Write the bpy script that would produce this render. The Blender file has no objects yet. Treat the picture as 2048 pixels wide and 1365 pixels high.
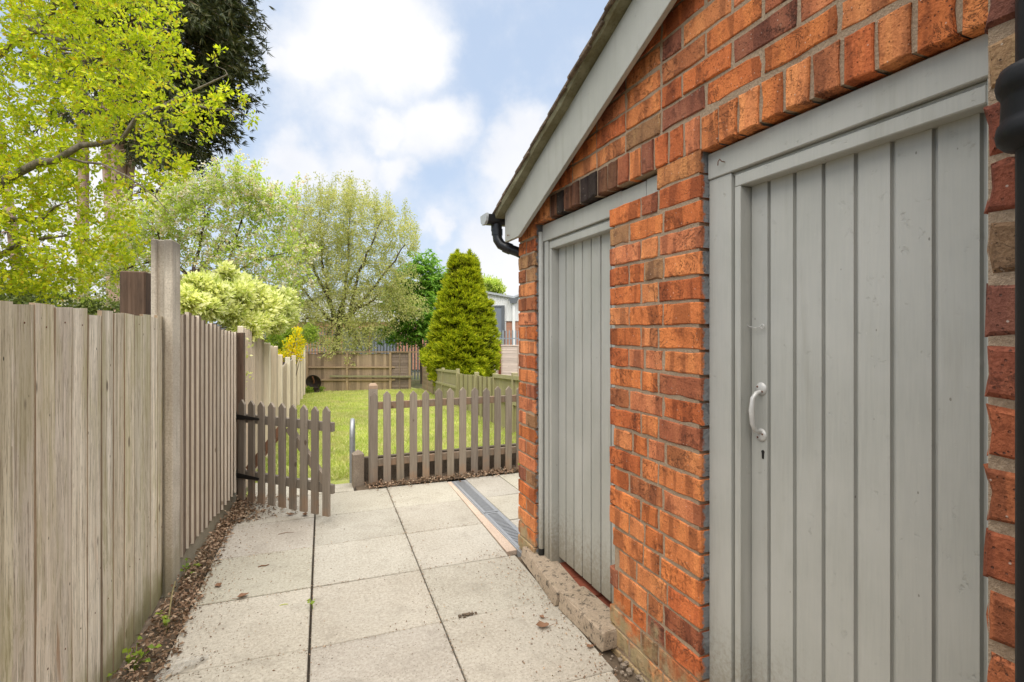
import bpy, bmesh, math, random
import numpy as np
from mathutils import Vector, Matrix
scene = bpy.context.scene
C = scene.collection
RNG = random.Random(7)
NP = np.random.default_rng(11)
R = math.radians

# ------------------------------------------------------------------ camera
CAM_H, YAW = 1.4, math.atan(414.0 / 1024.0)
cam_data = bpy.data.cameras.new('camera')
cam = bpy.data.objects.new('camera', cam_data)
C.objects.link(cam)
cam.location = (0, 0, CAM_H)
cam.rotation_euler = (math.pi / 2, 0, -YAW)
cam_data.sensor_width = 36.0
cam_data.lens = 18.0
cam_data.shift_y = -20.5 / 2048
cam_data.clip_start = 0.05
cam_data.clip_end = 2000
scene.camera = cam
S_, C_ = math.sin(YAW), math.cos(YAW)

def at(x, y, zc):
    """photo pixel + distance ahead -> world point (used to survey the place)"""
    xc = (x - 1024) / 1024 * zc
    return Vector((S_ * zc + C_ * xc, C_ * zc - S_ * xc, CAM_H + (662 - y) / 1024 * zc))

# ------------------------------------------------------------------ sky, sun, exposure
SUN_DIR = Vector((-0.10, -0.28, 0.95)).normalized()
scene.view_settings.view_transform = 'Standard'
scene.view_settings.look = 'None'
scene.view_settings.exposure = 1.22
scene.view_settings.gamma = 1.0
scene.view_settings.use_curve_mapping = False
scene.cycles.max_bounces = 5
scene.cycles.diffuse_bounces = 3
scene.cycles.glossy_bounces = 2
scene.cycles.caustics_reflective = False
scene.cycles.caustics_refractive = False
scene.cycles.transparent_max_bounces = 6

sun = bpy.data.lights.new('sun', 'SUN')
sun.energy = 3.0
sun.angle = R(92)
sun.color = (1.0, 0.94, 0.84)
sun_o = bpy.data.objects.new('sun', sun)
C.objects.link(sun_o)
sun_o.rotation_euler = SUN_DIR.to_track_quat('Z', 'Y').to_euler()
sun_o.location = (0, 0, 30)

world = bpy.data.worlds.new('World')
scene.world = world
world.use_nodes = True
world.cycles.sampling_method = 'MANUAL'
world.cycles.sample_map_resolution = 256

def build_world():
    nt = world.node_tree
    nt.nodes.clear()
    n = nt.nodes.new
    L = nt.links.new
    out = n('ShaderNodeOutputWorld')
    bg = n('ShaderNodeBackground')
    bg.inputs['Strength'].default_value = 0.13
    L(bg.outputs[0], out.inputs[0])
    sky = n('ShaderNodeTexSky')
    sky.sky_type = 'NISHITA'
    sky.sun_disc = False
    sky.sun_elevation = math.asin(SUN_DIR.z)
    sky.sun_rotation = math.atan2(SUN_DIR.x, SUN_DIR.y)
    sky.air_density = 1.0
    sky.dust_density = 1.2
    sky.ozone_density = 1.0
    tc = n('ShaderNodeTexCoord')
    D = tc.outputs['Generated']
    def math_(op, a, b=None, c=None, clamp=False):
        m = n('ShaderNodeMath'); m.operation = op; m.use_clamp = clamp
        for i, v in enumerate((a, b, c)):
            if v is None: continue
            if isinstance(v, (int, float)): m.inputs[i].default_value = v
            else: L(v, m.inputs[i])
        return m.outputs[0]
    # wobble the direction so that cloud rims are ragged
    nz = n('ShaderNodeTexNoise'); nz.inputs['Scale'].default_value = 7.0
    nz.inputs['Detail'].default_value = 8.0; nz.inputs['Roughness'].default_value = 0.55
    L(D, nz.inputs['Vector'])
    vs = n('ShaderNodeVectorMath'); vs.operation = 'MULTIPLY_ADD'
    L(nz.outputs['Color'], vs.inputs[0]); vs.inputs[1].default_value = (0.16, 0.16, 0.16)
    va = n('ShaderNodeVectorMath'); va.operation = 'ADD'
    L(D, vs.inputs[2])
    L(vs.outputs[0], va.inputs[0]); va.inputs[1].default_value = (-0.08, -0.08, -0.08)
    W = va.outputs[0]
    clouds = [(740, 75, .105), (640, 125, .06), (840, 95, .055), (570, 120, .03), (855, 250, .06), (780, 255, .04),
              (700, 345, .065), (590, 340, .055), (800, 345, .04), (1060, 260, .055), (1020, 320, .055), (1000, 520, .085),
              (880, 460, .03), (1300, 420, .16), (250, 300, .10), (60, 470, .16)]
    acc = None
    for (px, py, r) in clouds:
        d = (at(px, py, 1.0) - Vector((0, 0, CAM_H))).normalized()
        vd = n('ShaderNodeVectorMath'); vd.operation = 'DISTANCE'
        L(W, vd.inputs[0]); vd.inputs[1].default_value = d
        f = math_('MULTIPLY_ADD', vd.outputs['Value'], -1.0 / r, 1.0)
        acc = f if acc is None else math_('SMOOTH_MAX', acc, f, 0.3)
    # the same kind of cumulus over the rest of the sky
    n2 = n('ShaderNodeTexNoise'); n2.inputs['Scale'].default_value = 3.3
    n2.inputs['Detail'].default_value = 9.0; n2.inputs['Roughness'].default_value = 0.55
    L(D, n2.inputs['Vector'])
    field = math_('MULTIPLY_ADD', n2.outputs['Fac'], 3.0, -1.80)
    sx = n('ShaderNodeSeparateXYZ'); L(D, sx.inputs[0])
    both = math_('SMOOTH_MAX', acc, field, 0.3)
    n3 = n('ShaderNodeTexNoise'); n3.inputs['Scale'].default_value = 12.0
    n3.inputs['Detail'].default_value = 8.0; n3.inputs['Roughness'].default_value = 0.6
    L(D, n3.inputs['Vector'])
    both = math_('ADD', both, math_('MULTIPLY_ADD', n3.outputs['Fac'], 0.9, -0.45))
    mr = n('ShaderNodeMapRange'); mr.interpolation_type = 'SMOOTHSTEP'
    mr.inputs['From Min'].default_value = -0.62; mr.inputs['From Max'].default_value = 0.48
    L(both, mr.inputs['Value'])
    # a veil of thin haze
    sc_ = n('ShaderNodeVectorMath'); sc_.operation = 'SCALE'
    L(sky.outputs[0], sc_.inputs[0]); sc_.inputs['Scale'].default_value = 0.5
    veil = n('ShaderNodeMix'); veil.data_type = 'RGBA'
    veil.inputs['Factor'].default_value = 0.72
    L(sc_.outputs[0], veil.inputs[6]); veil.inputs[7].default_value = (2.25, 2.7, 3.4, 1)
    mx = n('ShaderNodeMix'); mx.data_type = 'RGBA'
    L(mr.outputs[0], mx.inputs['Factor'])
    L(veil.outputs[2], mx.inputs[6])
    cs = n('ShaderNodeMix'); cs.data_type = 'RGBA'
    n5 = n('ShaderNodeTexNoise'); n5.inputs['Scale'].default_value = 5.0; n5.inputs['Detail'].default_value = 5.0
    L(D, n5.inputs['Vector'])
    cr = n('ShaderNodeMapRange'); cr.inputs['From Min'].default_value = 0.3; cr.inputs['From Max'].default_value = 0.65
    L(n5.outputs['Fac'], cr.inputs['Value']); L(cr.outputs[0], cs.inputs['Factor'])
    cs.inputs[6].default_value = (2.85, 2.95, 3.2, 1); cs.inputs[7].default_value = (3.45, 3.45, 3.5, 1)
    L(cs.outputs[2], mx.inputs[7])
    L(mx.outputs[2], bg.inputs['Color'])
build_world()

# ------------------------------------------------------------------ material helpers
class NB:
    def __init__(self, name):
        self.m = bpy.data.materials.new(name)
        self.m.use_nodes = True
        self.nt = self.m.node_tree
        self.nt.nodes.clear()
        self.out = self.n('ShaderNodeOutputMaterial')
        self.p = self.n('ShaderNodeBsdfPrincipled')
        self.l(self.p.outputs[0], self.out.inputs[0])
    def n(self, t): return self.nt.nodes.new(t)
    def l(self, a, b): self.nt.links.new(a, b)
    def put(self, sock, v):
        if isinstance(v, bpy.types.NodeSocket): self.l(v, sock)
        elif isinstance(v, (tuple, list)) and sock.type == 'RGBA' and len(v) == 3: sock.default_value = (*v, 1)
        else: sock.default_value = v
    def coord(self, kind='Object', scale=(1, 1, 1), jitter=True):
        if kind == 'World':
            g = self.n('ShaderNodeNewGeometry'); v = g.outputs['Position']; jitter = False
        else:
            v = self.n('ShaderNodeTexCoord').outputs[kind]
        if jitter:
            oi = self.n('ShaderNodeObjectInfo')
            a = self.n('ShaderNodeVectorMath'); a.operation = 'MULTIPLY_ADD'
            self.l(oi.outputs['Random'], a.inputs[0]); a.inputs[1].default_value = (37.0, 51.0, 23.0)
            self.l(v, a.inputs[2]); v = a.outputs[0]
        mp = self.n('ShaderNodeVectorMath'); mp.operation = 'MULTIPLY'
        self.l(v, mp.inputs[0]); mp.inputs[1].default_value = scale
        return mp.outputs[0]
    def noise(self, vec, scale, detail=4.0, rough=0.55, dist=0.0, out='Fac'):
        t = self.n('ShaderNodeTexNoise')
        self.l(vec, t.inputs['Vector'])
        t.inputs['Scale'].default_value = scale; t.inputs['Detail'].default_value = detail
        t.inputs['Roughness'].default_value = rough; t.inputs['Distortion'].default_value = dist
        return t.outputs[out]
    def voro(self, vec, scale, feature='F1', out='Distance'):
        t = self.n('ShaderNodeTexVoronoi'); t.feature = feature
        self.l(vec, t.inputs['Vector']); t.inputs['Scale'].default_value = scale
        return t.outputs[out]
    def ramp(self, fac, lo, hi, a=0.0, b=1.0):
        m = self.n('ShaderNodeMapRange'); m.interpolation_type = 'SMOOTHSTEP'
        self.put(m.inputs['Value'], fac)
        m.inputs['From Min'].default_value = lo; m.inputs['From Max'].default_value = hi
        m.inputs['To Min'].default_value = a; m.inputs['To Max'].default_value = b
        return m.outputs[0]
    def colramp(self, fac, stops, interp='LINEAR'):
        r = self.n('ShaderNodeValToRGB'); r.color_ramp.interpolation = interp
        e = r.color_ramp.elements
        while len(e) < len(stops): e.new(0.5)
        for el, (p, c) in zip(e, stops):
            el.position = p; el.color = (*c, 1)
        self.put(r.inputs[0], fac)
        return r.outputs[0]
    def mix(self, fac, a, b, blend='MIX'):
        m = self.n('ShaderNodeMix'); m.data_type = 'RGBA'; m.blend_type = blend
        self.put(m.inputs['Factor'], fac); self.put(m.inputs[6], a); self.put(m.inputs[7], b)
        return m.outputs[2]
    def math(self, op, a, b=0.0, clamp=False):
        m = self.n('ShaderNodeMath'); m.operation = op; m.use_clamp = clamp
        self.put(m.inputs[0], a); self.put(m.inputs[1], b)
        return m.outputs[0]
    def bump(self, h, strength=0.3, dist=0.005, prev=None):
        b = self.n('ShaderNodeBump'); b.inputs['Strength'].default_value = strength
        b.inputs['Distance'].default_value = dist
        self.l(h, b.inputs['Height'])
        if prev is not None: self.l(prev, b.inputs['Normal'])
        self.l(b.outputs[0], self.p.inputs['Normal'])
        return b.outputs[0]
    def color(self, c): self.put(self.p.inputs['Base Color'], c)
    def rough(self, r): self.put(self.p.inputs['Roughness'], r)
    def spec(self, s): self.p.inputs['Specular IOR Level'].default_value = s
    def objcol(self): return self.n('ShaderNodeObjectInfo').outputs['Color']
    def objrand(self): return self.n('ShaderNodeObjectInfo').outputs['Random']

M = {}

def mat_brick():
    b = NB('brick')
    w = b.coord('Object')
    base = b.objcol()
    # firing bands across the brick's length
    band = b.noise(b.coord('Object', (0.15, 1, 0.15)), 17.0, 1.0, 0.4)
    dark = b.mix(1.0, base, (0.42, 0.40, 0.46), 'MULTIPLY')
    lite = b.mix(1.0, base, (1.22, 1.30, 1.25), 'MULTIPLY')
    col = b.mix(b.ramp(band, 0.54, 0.60, 0, 0.62), base, dark)
    col = b.mix(b.ramp(band, 0.45, 0.38, 0, 0.8), col, lite)
    blot = b.noise(w, 22.0, 5.0, 0.65)
    col = b.mix(b.ramp(blot, 0.52, 0.72, 0, 0.75), col, b.mix(1.0, base, (0.36, 0.33, 0.36), 'MULTIPLY'))
    fine = b.noise(w, 160.0, 3.0, 0.7)
    col = b.mix(b.ramp(fine, 0.3, 0.75, 0, 1), b.mix(1.0, col, (0.80, 0.76, 0.74), 'MULTIPLY'), b.mix(1.0, col, (1.15, 1.18, 1.2), 'MULTIPLY'))
    # mortar smears and white specks
    sm = b.noise(b.coord('World'), 30.0, 6.0, 0.7)
    col = b.mix(b.ramp(sm, 0.63, 0.78, 0, 0.65), col, (0.42, 0.31, 0.22))
    sp = b.voro(b.coord('World'), 40.0)
    col = b.mix(b.ramp(sp, 0.10, 0.05, 0, 0.55), col, (0.62, 0.55, 0.47))
    pit = b.voro(b.coord('World', (1, 1, 1)), 95.0)
    col = b.mix(b.math('MULTIPLY', b.ramp(pit, 0.24, 0.12, 0, 0.75), b.ramp(b.noise(b.coord('World'), 13.0, 3.0, 0.6), 0.45, 0.62)), col, (0.09, 0.05, 0.04))
    wr = b.noise(b.coord('World'), 11.0, 6.0, 0.75, 1.2)
    crk = b.math('ABSOLUTE', b.math('SUBTRACT', wr, 0.5))
    cg = b.ramp(b.noise(b.coord('World'), 6.0, 3.0, 0.6), 0.5, 0.6)
    col = b.mix(b.math('MULTIPLY', b.ramp(crk, 0.012, 0.003), b.math('MULTIPLY', cg, 0.7)), col, (0.10, 0.055, 0.04))
    # green algae and lime near the soil
    g = b.n('ShaderNodeNewGeometry')
    sep = b.n('ShaderNodeSeparateXYZ'); b.l(g.outputs['Position'], sep.inputs[0])
    low = b.ramp(b.math('ADD', sep.outputs[2], b.math('MULTIPLY', b.noise(b.coord('World'), 9.0, 5.0, 0.6), -0.75)), -0.16, -0.34)
    col = b.mix(b.math('MULTIPLY', low, 0.8), col, b.mix(b.noise(b.coord('World'), 25.0, 4.0, 0.6), (0.30, 0.28, 0.12), (0.42, 0.36, 0.25)))
    sn = b.n('ShaderNodeSeparateXYZ'); b.l(g.outputs['True Normal'], sn.inputs[0])
    ov = b.math('MULTIPLY', b.ramp(sn.outputs[1], -0.7, -0.9), b.ramp(b.math('ADD', sep.outputs[0], b.math('MULTIPLY', b.noise(b.coord('World'), 28.0, 4.0, 0.7), 0.06)), 1.310, 1.322))
    col = b.mix(ov, col, (0.20, 0.205, 0.21))
    b.color(col); b.rough(0.88); b.spec(0.25)
    h = b.math('ADD', b.math('MULTIPLY', blot, 0.8), b.math('MULTIPLY', fine, 0.35))
    h = b.math('ADD', h, b.ramp(pit, 0.22, 0.10, 0, -0.6))
    h = b.math('ADD', h, b.math('MULTIPLY', b.ramp(crk, 0.014, 0.003, 0, -0.6), cg))
    nb = b.bump(h, 1.0, 0.009)
    return b.m
M['brick'] = mat_brick()

def mat_mortar():
    b = NB('mortar')
    w = b.coord('World')
    n1 = b.noise(w, 14.0, 5.0, 0.6); n2 = b.noise(w, 120.0, 4.0, 0.7)
    col = b.mix(n1, (0.37, 0.27, 0.185), (0.55, 0.42, 0.30))
    col = b.mix(b.ramp(n2, 0.35, 0.7, 0, 0.7), b.mix(1.0, col, (0.7, 0.68, 0.66), 'MULTIPLY'), col)
    b.color(col); b.rough(0.95); b.spec(0.2)
    b.bump(b.math('ADD', n1, n2), 0.9, 0.008)
    return b.m
M['mortar'] = mat_mortar()

def mat_paint():
    b = NB('sage_paint')
    v = b.coord('Object', (1, 1, 0.05)); w = b.coord('World')
    grain = b.noise(v, 160.0, 3.0, 0.6)
    big = b.noise(w, 3.0, 4.0, 0.6)
    col = b.mix(b.ramp(big, 0.3, 0.7), (0.352, 0.352, 0.322), (0.408, 0.404, 0.374))
    col = b.mix(b.ramp(grain, 0.25, 0.75, 0, 0.35), col, (0.46, 0.452, 0.405))
    chip = b.noise(w, 26.0, 6.0, 0.75)
    col = b.mix(b.ramp(chip, 0.73, 0.76, 0, 0.7), col, (0.16, 0.14, 0.12))
    spk = b.voro(b.coord('World', (1, 1, 0.55)), 17.0)
    col = b.mix(b.ramp(spk, 0.045, 0.03, 0, 0.75), col, (0.14, 0.13, 0.11))
    # grime splashed up from the ground
    g = b.n('ShaderNodeNewGeometry')
    sep = b.n('ShaderNodeSeparateXYZ'); b.l(g.outputs['Position'], sep.inputs[0])
    low = b.ramp(b.math('ADD', sep.outputs[2], b.math('MULTIPLY', b.noise(w, 60.0, 4.0, 0.7), -0.6)), 0.14, -0.24)
    col = b.mix(b.math('MULTIPLY', low, 0.75), col, (0.20, 0.17, 0.12))
    scr = b.noise(b.coord('World', (1, 1, 0.35)), 38.0, 4.0, 0.7, 2.5)
    col = b.mix(b.ramp(scr, 0.70, 0.74, 0, 0.5), col, (0.52, 0.51, 0.46))
    drip = b.noise(b.coord('World', (1, 1, 0.10)), 13.0, 5.0, 0.65)
    col = b.mix(b.ramp(drip, 0.52, 0.75, 0, 0.4), col, (0.27, 0.26, 0.215))
    col = b.mix(1.0, col, b.objcol(), 'MULTIPLY')
    b.color(col); b.rough(b.ramp(grain, 0.2, 0.8, 0.42, 0.56)); b.spec(0.4)
    knot = b.voro(b.coord('World', (1, 1, 0.6)), 9.0)
    h = b.math('ADD', b.math('MULTIPLY', grain, 0.35), b.ramp(chip, 0.60, 0.74, 0, -1.0))
    h = b.math('ADD', h, b.ramp(knot, 0.10, 0.04, 0, 0.8))
    b.bump(h, 0.55, 0.003)
    return b.m
M['paint'] = mat_paint()

def mat_wood(name, a, bb, c, algae=0.0, crack=0.6, rough=0.88, along=2, bump=0.5, stain=None, low_orange=0.0):
    """weathered timber; grain runs along local axis `along`, tinted by the object colour"""
    b = NB(name)
    st = [1.0, 1.0, 1.0]; st[along] = 0.035
    v = b.coord('Object', tuple(st)); w = b.coord('Object')
    g1 = b.noise(v, 55.0, 5.0, 0.65, 0.8)
    g2 = b.noise(v, 210.0, 3.0, 0.6)
    st2 = [1.0, 1.0, 1.0]; st2[along] = 0.25
    blot = b.noise(b.coord('Object', tuple(st2)), 7.0, 5.0, 0.65)
    col = b.mix(b.ramp(g1, 0.28, 0.72), a, bb)
    col = b.mix(b.ramp(blot, 0.42, 0.68, 0, 0.8), col, c)
    col = b.mix(b.ramp(g2, 0.58, 0.74, 0, crack), col, b.mix(1.0, col, (0.34, 0.30, 0.27), 'MULTIPLY'))
    if algae > 0:
        al = b.noise(b.coord('Object', tuple([1, 1, 0.3])), 4.5, 5.0, 0.6)
        col = b.mix(b.ramp(al, 0.48, 0.66, 0, algae), col, (0.27, 0.265, 0.105))
        pale = b.noise(b.coord('Object', (1, 1, 0.45)), 9.0, 7.0, 0.75, 1.5)
        col = b.mix(b.ramp(pale, 0.56, 0.66, 0, 0.55), col, (0.52, 0.46, 0.36))
    if low_orange > 0:
        sep = b.n('ShaderNodeSeparateXYZ'); b.l(b.n('ShaderNodeTexCoord').outputs['Object'], sep.inputs[0])
        lo = b.ramp(b.math('ADD', sep.outputs[2], b.math('MULTIPLY', b.noise(w, 7.0, 4.0, 0.6), 0.9)), 0.62, 0.38)
        col = b.mix(b.math('MULTIPLY', lo, low_orange), col, (0.34, 0.19, 0.10))
    kn = b.voro(b.coord('Object', tuple([0.55 if i == along else 1.0 for i in range(3)])), 5.5)
    col = b.mix(b.ramp(kn, 0.075, 0.045, 0, 0.8), col, b.mix(1.0, col, (0.40, 0.33, 0.27), 'MULTIPLY'))
    col = b.mix(1.0, col, b.objcol(), 'MULTIPLY')
    b.color(col); b.rough(rough); b.spec(0.25)
    h = b.math('ADD', b.math('MULTIPLY', g1, 0.7), b.math('MULTIPLY', g2, -0.6))
    b.bump(h, bump, 0.004)
    return b.m
M['fence_grey'] = mat_wood('fence_grey', (0.40, 0.345, 0.26), (0.56, 0.50, 0.40), (0.45, 0.39, 0.31), algae=0.5, crack=0.5)
def mat_old_board():
    b = NB('old_board')
    v = b.coord('Object', (1, 1, 0.03)); w = b.coord('Object')
    g0 = b.noise(b.coord('Object', (1, 1, 0.022)), 24.0, 4.0, 0.6, 0.6)
    g1 = b.noise(v, 75.0, 5.0, 0.7, 1.0)
    g2 = b.noise(b.coord('Object', (1, 1, 0.05)), 260.0, 3.0, 0.65)
    col = b.mix(b.ramp(g0, 0.35, 0.66), (0.51, 0.455, 0.36), (0.80, 0.74, 0.63))
    col = b.mix(b.ramp(g1, 0.52, 0.60, 0, 0.7), col, (0.29, 0.24, 0.175))
    col = b.mix(b.ramp(g2, 0.57, 0.63, 0, 0.75), col, (0.20, 0.165, 0.12))
    al = b.noise(b.coord('Object', (1, 1, 0.22)), 5.5, 5.0, 0.65)
    col = b.mix(b.ramp(al, 0.50, 0.66, 0, 0.45), col, b.mix(g1, (0.34, 0.315, 0.14), (0.46, 0.415, 0.22)))
    # scuffed pale fibres, mostly low down, edged by orange wood
    sep = b.n('ShaderNodeSeparateXYZ'); b.l(b.n('ShaderNodeTexCoord').outputs['Object'], sep.inputs[0])
    lowm = b.ramp(sep.outputs[2], 1.05, 0.45, 0.15, 1.0)
    pale = b.noise(b.coord('Object', (1, 1, 0.4)), 8.0, 7.0, 0.72, 2.0)
    col = b.mix(b.math('MULTIPLY', b.ramp(pale, 0.50, 0.58), b.math('MULTIPLY', lowm, 0.75)), col, b.mix(g1, (0.78, 0.72, 0.61), (0.56, 0.48, 0.37)))
    org = b.noise(b.coord('Object', (1, 1, 0.1)), 16.0, 5.0, 0.7)
    col = b.mix(b.math('MULTIPLY', b.ramp(org, 0.60, 0.70), b.math('MULTIPLY', lowm, 0.55)), col, (0.42, 0.24, 0.12))
    # knots and nail holes
    kn = b.voro(b.coord('Object', (1, 1, 0.5)), 6.5)
    col = b.mix(b.ramp(kn, 0.10, 0.05, 0, 0.85), col, (0.13, 0.10, 0.07))
    col = b.mix(b.ramp(b.voro(b.coord('Object', (1, 1, 0.6)), 14.0), 0.06, 0.035, 0, 0.9), col, (0.05, 0.04, 0.03))
    # dirt and green foot
    foot = b.ramp(b.math('ADD', sep.outputs[2], b.math('MULTIPLY', b.noise(w, 6.0, 4.0, 0.6), -0.4)), 0.08, -0.16)
    col = b.mix(b.math('MULTIPLY', foot, 0.75), col, (0.23, 0.215, 0.085))
    col = b.mix(1.0, col, b.objcol(), 'MULTIPLY')
    b.color(col); b.rough(0.92); b.spec(0.2)
    h = b.math('ADD', b.math('MULTIPLY', g1, -0.9), b.math('MULTIPLY', g2, -0.7))
    b.bump(h, 0.8, 0.005)
    return b.m
M['old_board'] = mat_old_board()
M['fence_brown'] = mat_wood('fence_brown', (0.12, 0.082, 0.055), (0.22, 0.16, 0.115), (0.155, 0.11, 0.075), crack=0.7)
M['fence_edge'] = mat_wood('fence_edge', (0.66, 0.57, 0.46), (0.82, 0.74, 0.62), (0.70, 0.61, 0.49), crack=0.5)
M['fence_pale'] = mat_wood('fence_pale', (0.50, 0.41, 0.31), (0.68, 0.58, 0.46), (0.55, 0.45, 0.34), crack=0.6)
M['picket'] = mat_wood('picket', (0.178, 0.148, 0.116), (0.275, 0.236, 0.19), (0.22, 0.182, 0.143), crack=0.6, low_orange=0.4)
M['fence_dark'] = mat_wood('fence_dark', (0.24, 0.175, 0.12), (0.38, 0.295, 0.21), (0.29, 0.215, 0.15), crack=0.7)
M['fence_moss'] = mat_wood('fence_moss', (0.28, 0.245, 0.145), (0.40, 0.355, 0.225), (0.31, 0.285, 0.15), algae=0.3, crack=0.5)
M['lap'] = mat_wood('lap', (0.62, 0.50, 0.43), (0.78, 0.66, 0.58), (0.66, 0.54, 0.47), along=0, crack=0.5)
M['post_dark'] = mat_wood('post_dark', (0.085, 0.052, 0.034), (0.155, 0.10, 0.07), (0.055, 0.038, 0.028), crack=0.7)

def mat_concrete(name, a, bb, spots=0.5, scale=1.0, moss=0.0, pink=None, tint=False, streak=0.0):
    b = NB(name)
    w = b.coord('World')
    n1 = b.noise(w, 2.2 * scale, 5.0, 0.6); n2 = b.noise(w, 70.0 * scale, 4.0, 0.75); n3 = b.noise(w, 260.0 * scale, 2.0, 0.6)
    col = b.mix(b.ramp(n1, 0.3, 0.7), a, bb)
    col = b.mix(b.ramp(n2, 0.3, 0.72), b.mix(1.0, col, (0.78, 0.77, 0.75), 'MULTIPLY'), b.mix(1.0, col, (1.12, 1.12, 1.11), 'MULTIPLY'))
    sp = b.voro(w, 26.0 * scale)
    gate = b.ramp(b.noise(w, 3.3 * scale, 3.0, 0.6), 0.42, 0.68)
    col = b.mix(b.math('MULTIPLY', b.ramp(sp, 0.15, 0.06), b.math('MULTIPLY', gate, spots)), col, (0.07, 0.055, 0.04))
    sp2 = b.voro(w, 75.0 * scale)
    col = b.mix(b.math('MULTIPLY', b.ramp(sp2, 0.26, 0.12), spots * 0.6), col, (0.14, 0.115, 0.09))
    if tint:
        st_ = b.noise(w, 5.5, 6.0, 0.7, 0.6)
        col = b.mix(b.ramp(st_, 0.50, 0.72, 0, 0.5), col, (0.26, 0.235, 0.195))
        col = b.mix(b.ramp(b.noise(w, 1.1, 4.0, 0.6), 0.45, 0.7, 0, 0.4), col, (0.33, 0.305, 0.26))
    if moss > 0:
        mo = b.noise(w, 20.0 * scale, 7.0, 0.75)
        col = b.mix(b.ramp(mo, 0.53, 0.60, 0, moss), col, (0.06, 0.05, 0.04))
    if streak > 0:
        sv = b.noise(b.coord('World', (1, 1, 0.08)), 22.0, 4.0, 0.6)
        col = b.mix(b.ramp(sv, 0.55, 0.72, 0, streak), col, (0.16, 0.14, 0.12))
    if streak > 0:
        sz = b.n('ShaderNodeSeparateXYZ'); b.l(b.coord('World'), sz.inputs[0])
        top = b.ramp(b.math('ADD', sz.outputs[2], b.math('MULTIPLY', b.noise(b.coord('World', (1, 1, 0.3)), 14.0, 5.0, 0.65), 0.30)), 1.82, 2.04)
        col = b.mix(b.math('MULTIPLY', top, 0.75), col, (0.13, 0.115, 0.095))
        foot = b.ramp(b.math('ADD', sz.outputs[2], b.math('MULTIPLY', b.noise(w, 9.0, 5.0, 0.65), -0.5)), 0.12, -0.12)
        col = b.mix(b.math('MULTIPLY', foot, 0.5), col, (0.25, 0.225, 0.14))
    if tint: col = b.mix(1.0, col, b.objcol(), 'MULTIPLY')
    b.color(col); b.rough(0.93); b.spec(0.25)
    h = b.math('ADD', b.math('MULTIPLY', n2, 0.8), b.math('MULTIPLY', n3, 0.5))
    b.bump(h, 0.45, 0.003)
    return b.m
M['slab'] = mat_concrete('slab', (0.405, 0.372, 0.318), (0.485, 0.452, 0.395), spots=1.0, tint=True)
M['post_concrete'] = mat_concrete('post_concrete', (0.42, 0.365, 0.295), (0.55, 0.49, 0.405), spots=0.8, scale=1.5, streak=0.5)
M['kerb'] = mat_concrete('kerb', (0.29, 0.225, 0.16), (0.42, 0.335, 0.255), spots=1.0, scale=1.3, moss=0.85)
M['gravelboard'] = mat_concrete('gravelboard', (0.13, 0.10, 0.075), (0.20, 0.165, 0.125), spots=0.8, scale=1.5, moss=0.5)
M['stub'] = mat_concrete('stub', (0.26, 0.21, 0.165), (0.36, 0.305, 0.245), spots=0.7, scale=1.6)
M['pinkstrip'] = mat_concrete('pinkstrip', (0.50, 0.385, 0.305), (0.58, 0.46, 0.37), spots=0.5, scale=1.3)
M['bed'] = mat_concrete('bed', (0.07, 0.058, 0.044), (0.12, 0.10, 0.078), spots=0.6)

def mat_simple(name, col, rough=0.6, metal=0.0, spec=0.4, var=0.25, scale=8.0, bump=0.1, bscale=120.0):
    b = NB(name)
    w = b.coord('World')
    n = b.noise(w, scale, 5.0, 0.6)
    lo = tuple(x * (1 - var) for x in col); hi = tuple(min(1, x * (1 + var)) for x in col)
    b.color(b.mix(n, lo, hi)); b.rough(rough); b.spec(spec)
    b.p.inputs['Metallic'].default_value = metal
    if bump: b.bump(b.noise(w, bscale, 3.0, 0.6), bump, 0.003)
    return b.m
M['iron'] = mat_simple('black_iron', (0.008, 0.008, 0.009), 0.55, 0, 0.22, 0.3, 14.0, 0.25, 60.0)
M['pvc'] = mat_simple('black_plastic', (0.014, 0.014, 0.016), 0.32, 0, 0.5, 0.2, 10.0, 0.05)
M['hinge'] = mat_simple('hinge_iron', (0.015, 0.014, 0.013), 0.55, 0, 0.4, 0.3, 30.0, 0.2)
M['galv'] = mat_simple('galvanised', (0.36, 0.37, 0.385), 0.5, 0.5, 0.5, 0.25, 40.0, 0.1)
M['alloy'] = mat_simple('painted_handle', (0.50, 0.49, 0.465), 0.4, 0.15, 0.5, 0.15, 40.0, 0.1)
M['rust'] = mat_simple('rust', (0.13, 0.055, 0.03), 0.85, 0.0, 0.3, 0.5, 60.0, 0.4)
M['bowl'] = mat_simple('fire_bowl', (0.045, 0.032, 0.027), 0.6, 0.3, 0.4, 0.6, 12.0, 0.3)
M['void'] = mat_simple('dark_inside', (0.02, 0.018, 0.016), 0.9, 0, 0.2, 0.2, 8.0, 0)  # near-black colour standing in for shade inside gaps and holes
M['redtile'] = mat_simple('red_tile', (0.20, 0.055, 0.03), 0.6, 0, 0.4, 0.35, 30.0, 0.3)
M['soil'] = mat_simple('soil', (0.12, 0.09, 0.063), 0.95, 0, 0.2, 0.55, 30.0, 0.9, 45.0)
M['soil'].node_tree
M['clad'] = mat_simple('white_cladding', (0.82, 0.82, 0.81), 0.5, 0, 0.4, 0.05, 1.0, 0)
M['cladroof'] = mat_simple('grey_roof', (0.42, 0.44, 0.46), 0.5, 0, 0.4, 0.1, 1.0, 0)
M['slate'] = mat_simple('slate_grey', (0.13, 0.14, 0.155), 0.6, 0, 0.4, 0.2, 3.0, 0)
M['bluedoor'] = mat_simple('blue_grey_steel', (0.20, 0.225, 0.27), 0.5, 0, 0.4, 0.12, 2.0, 0)
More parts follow.
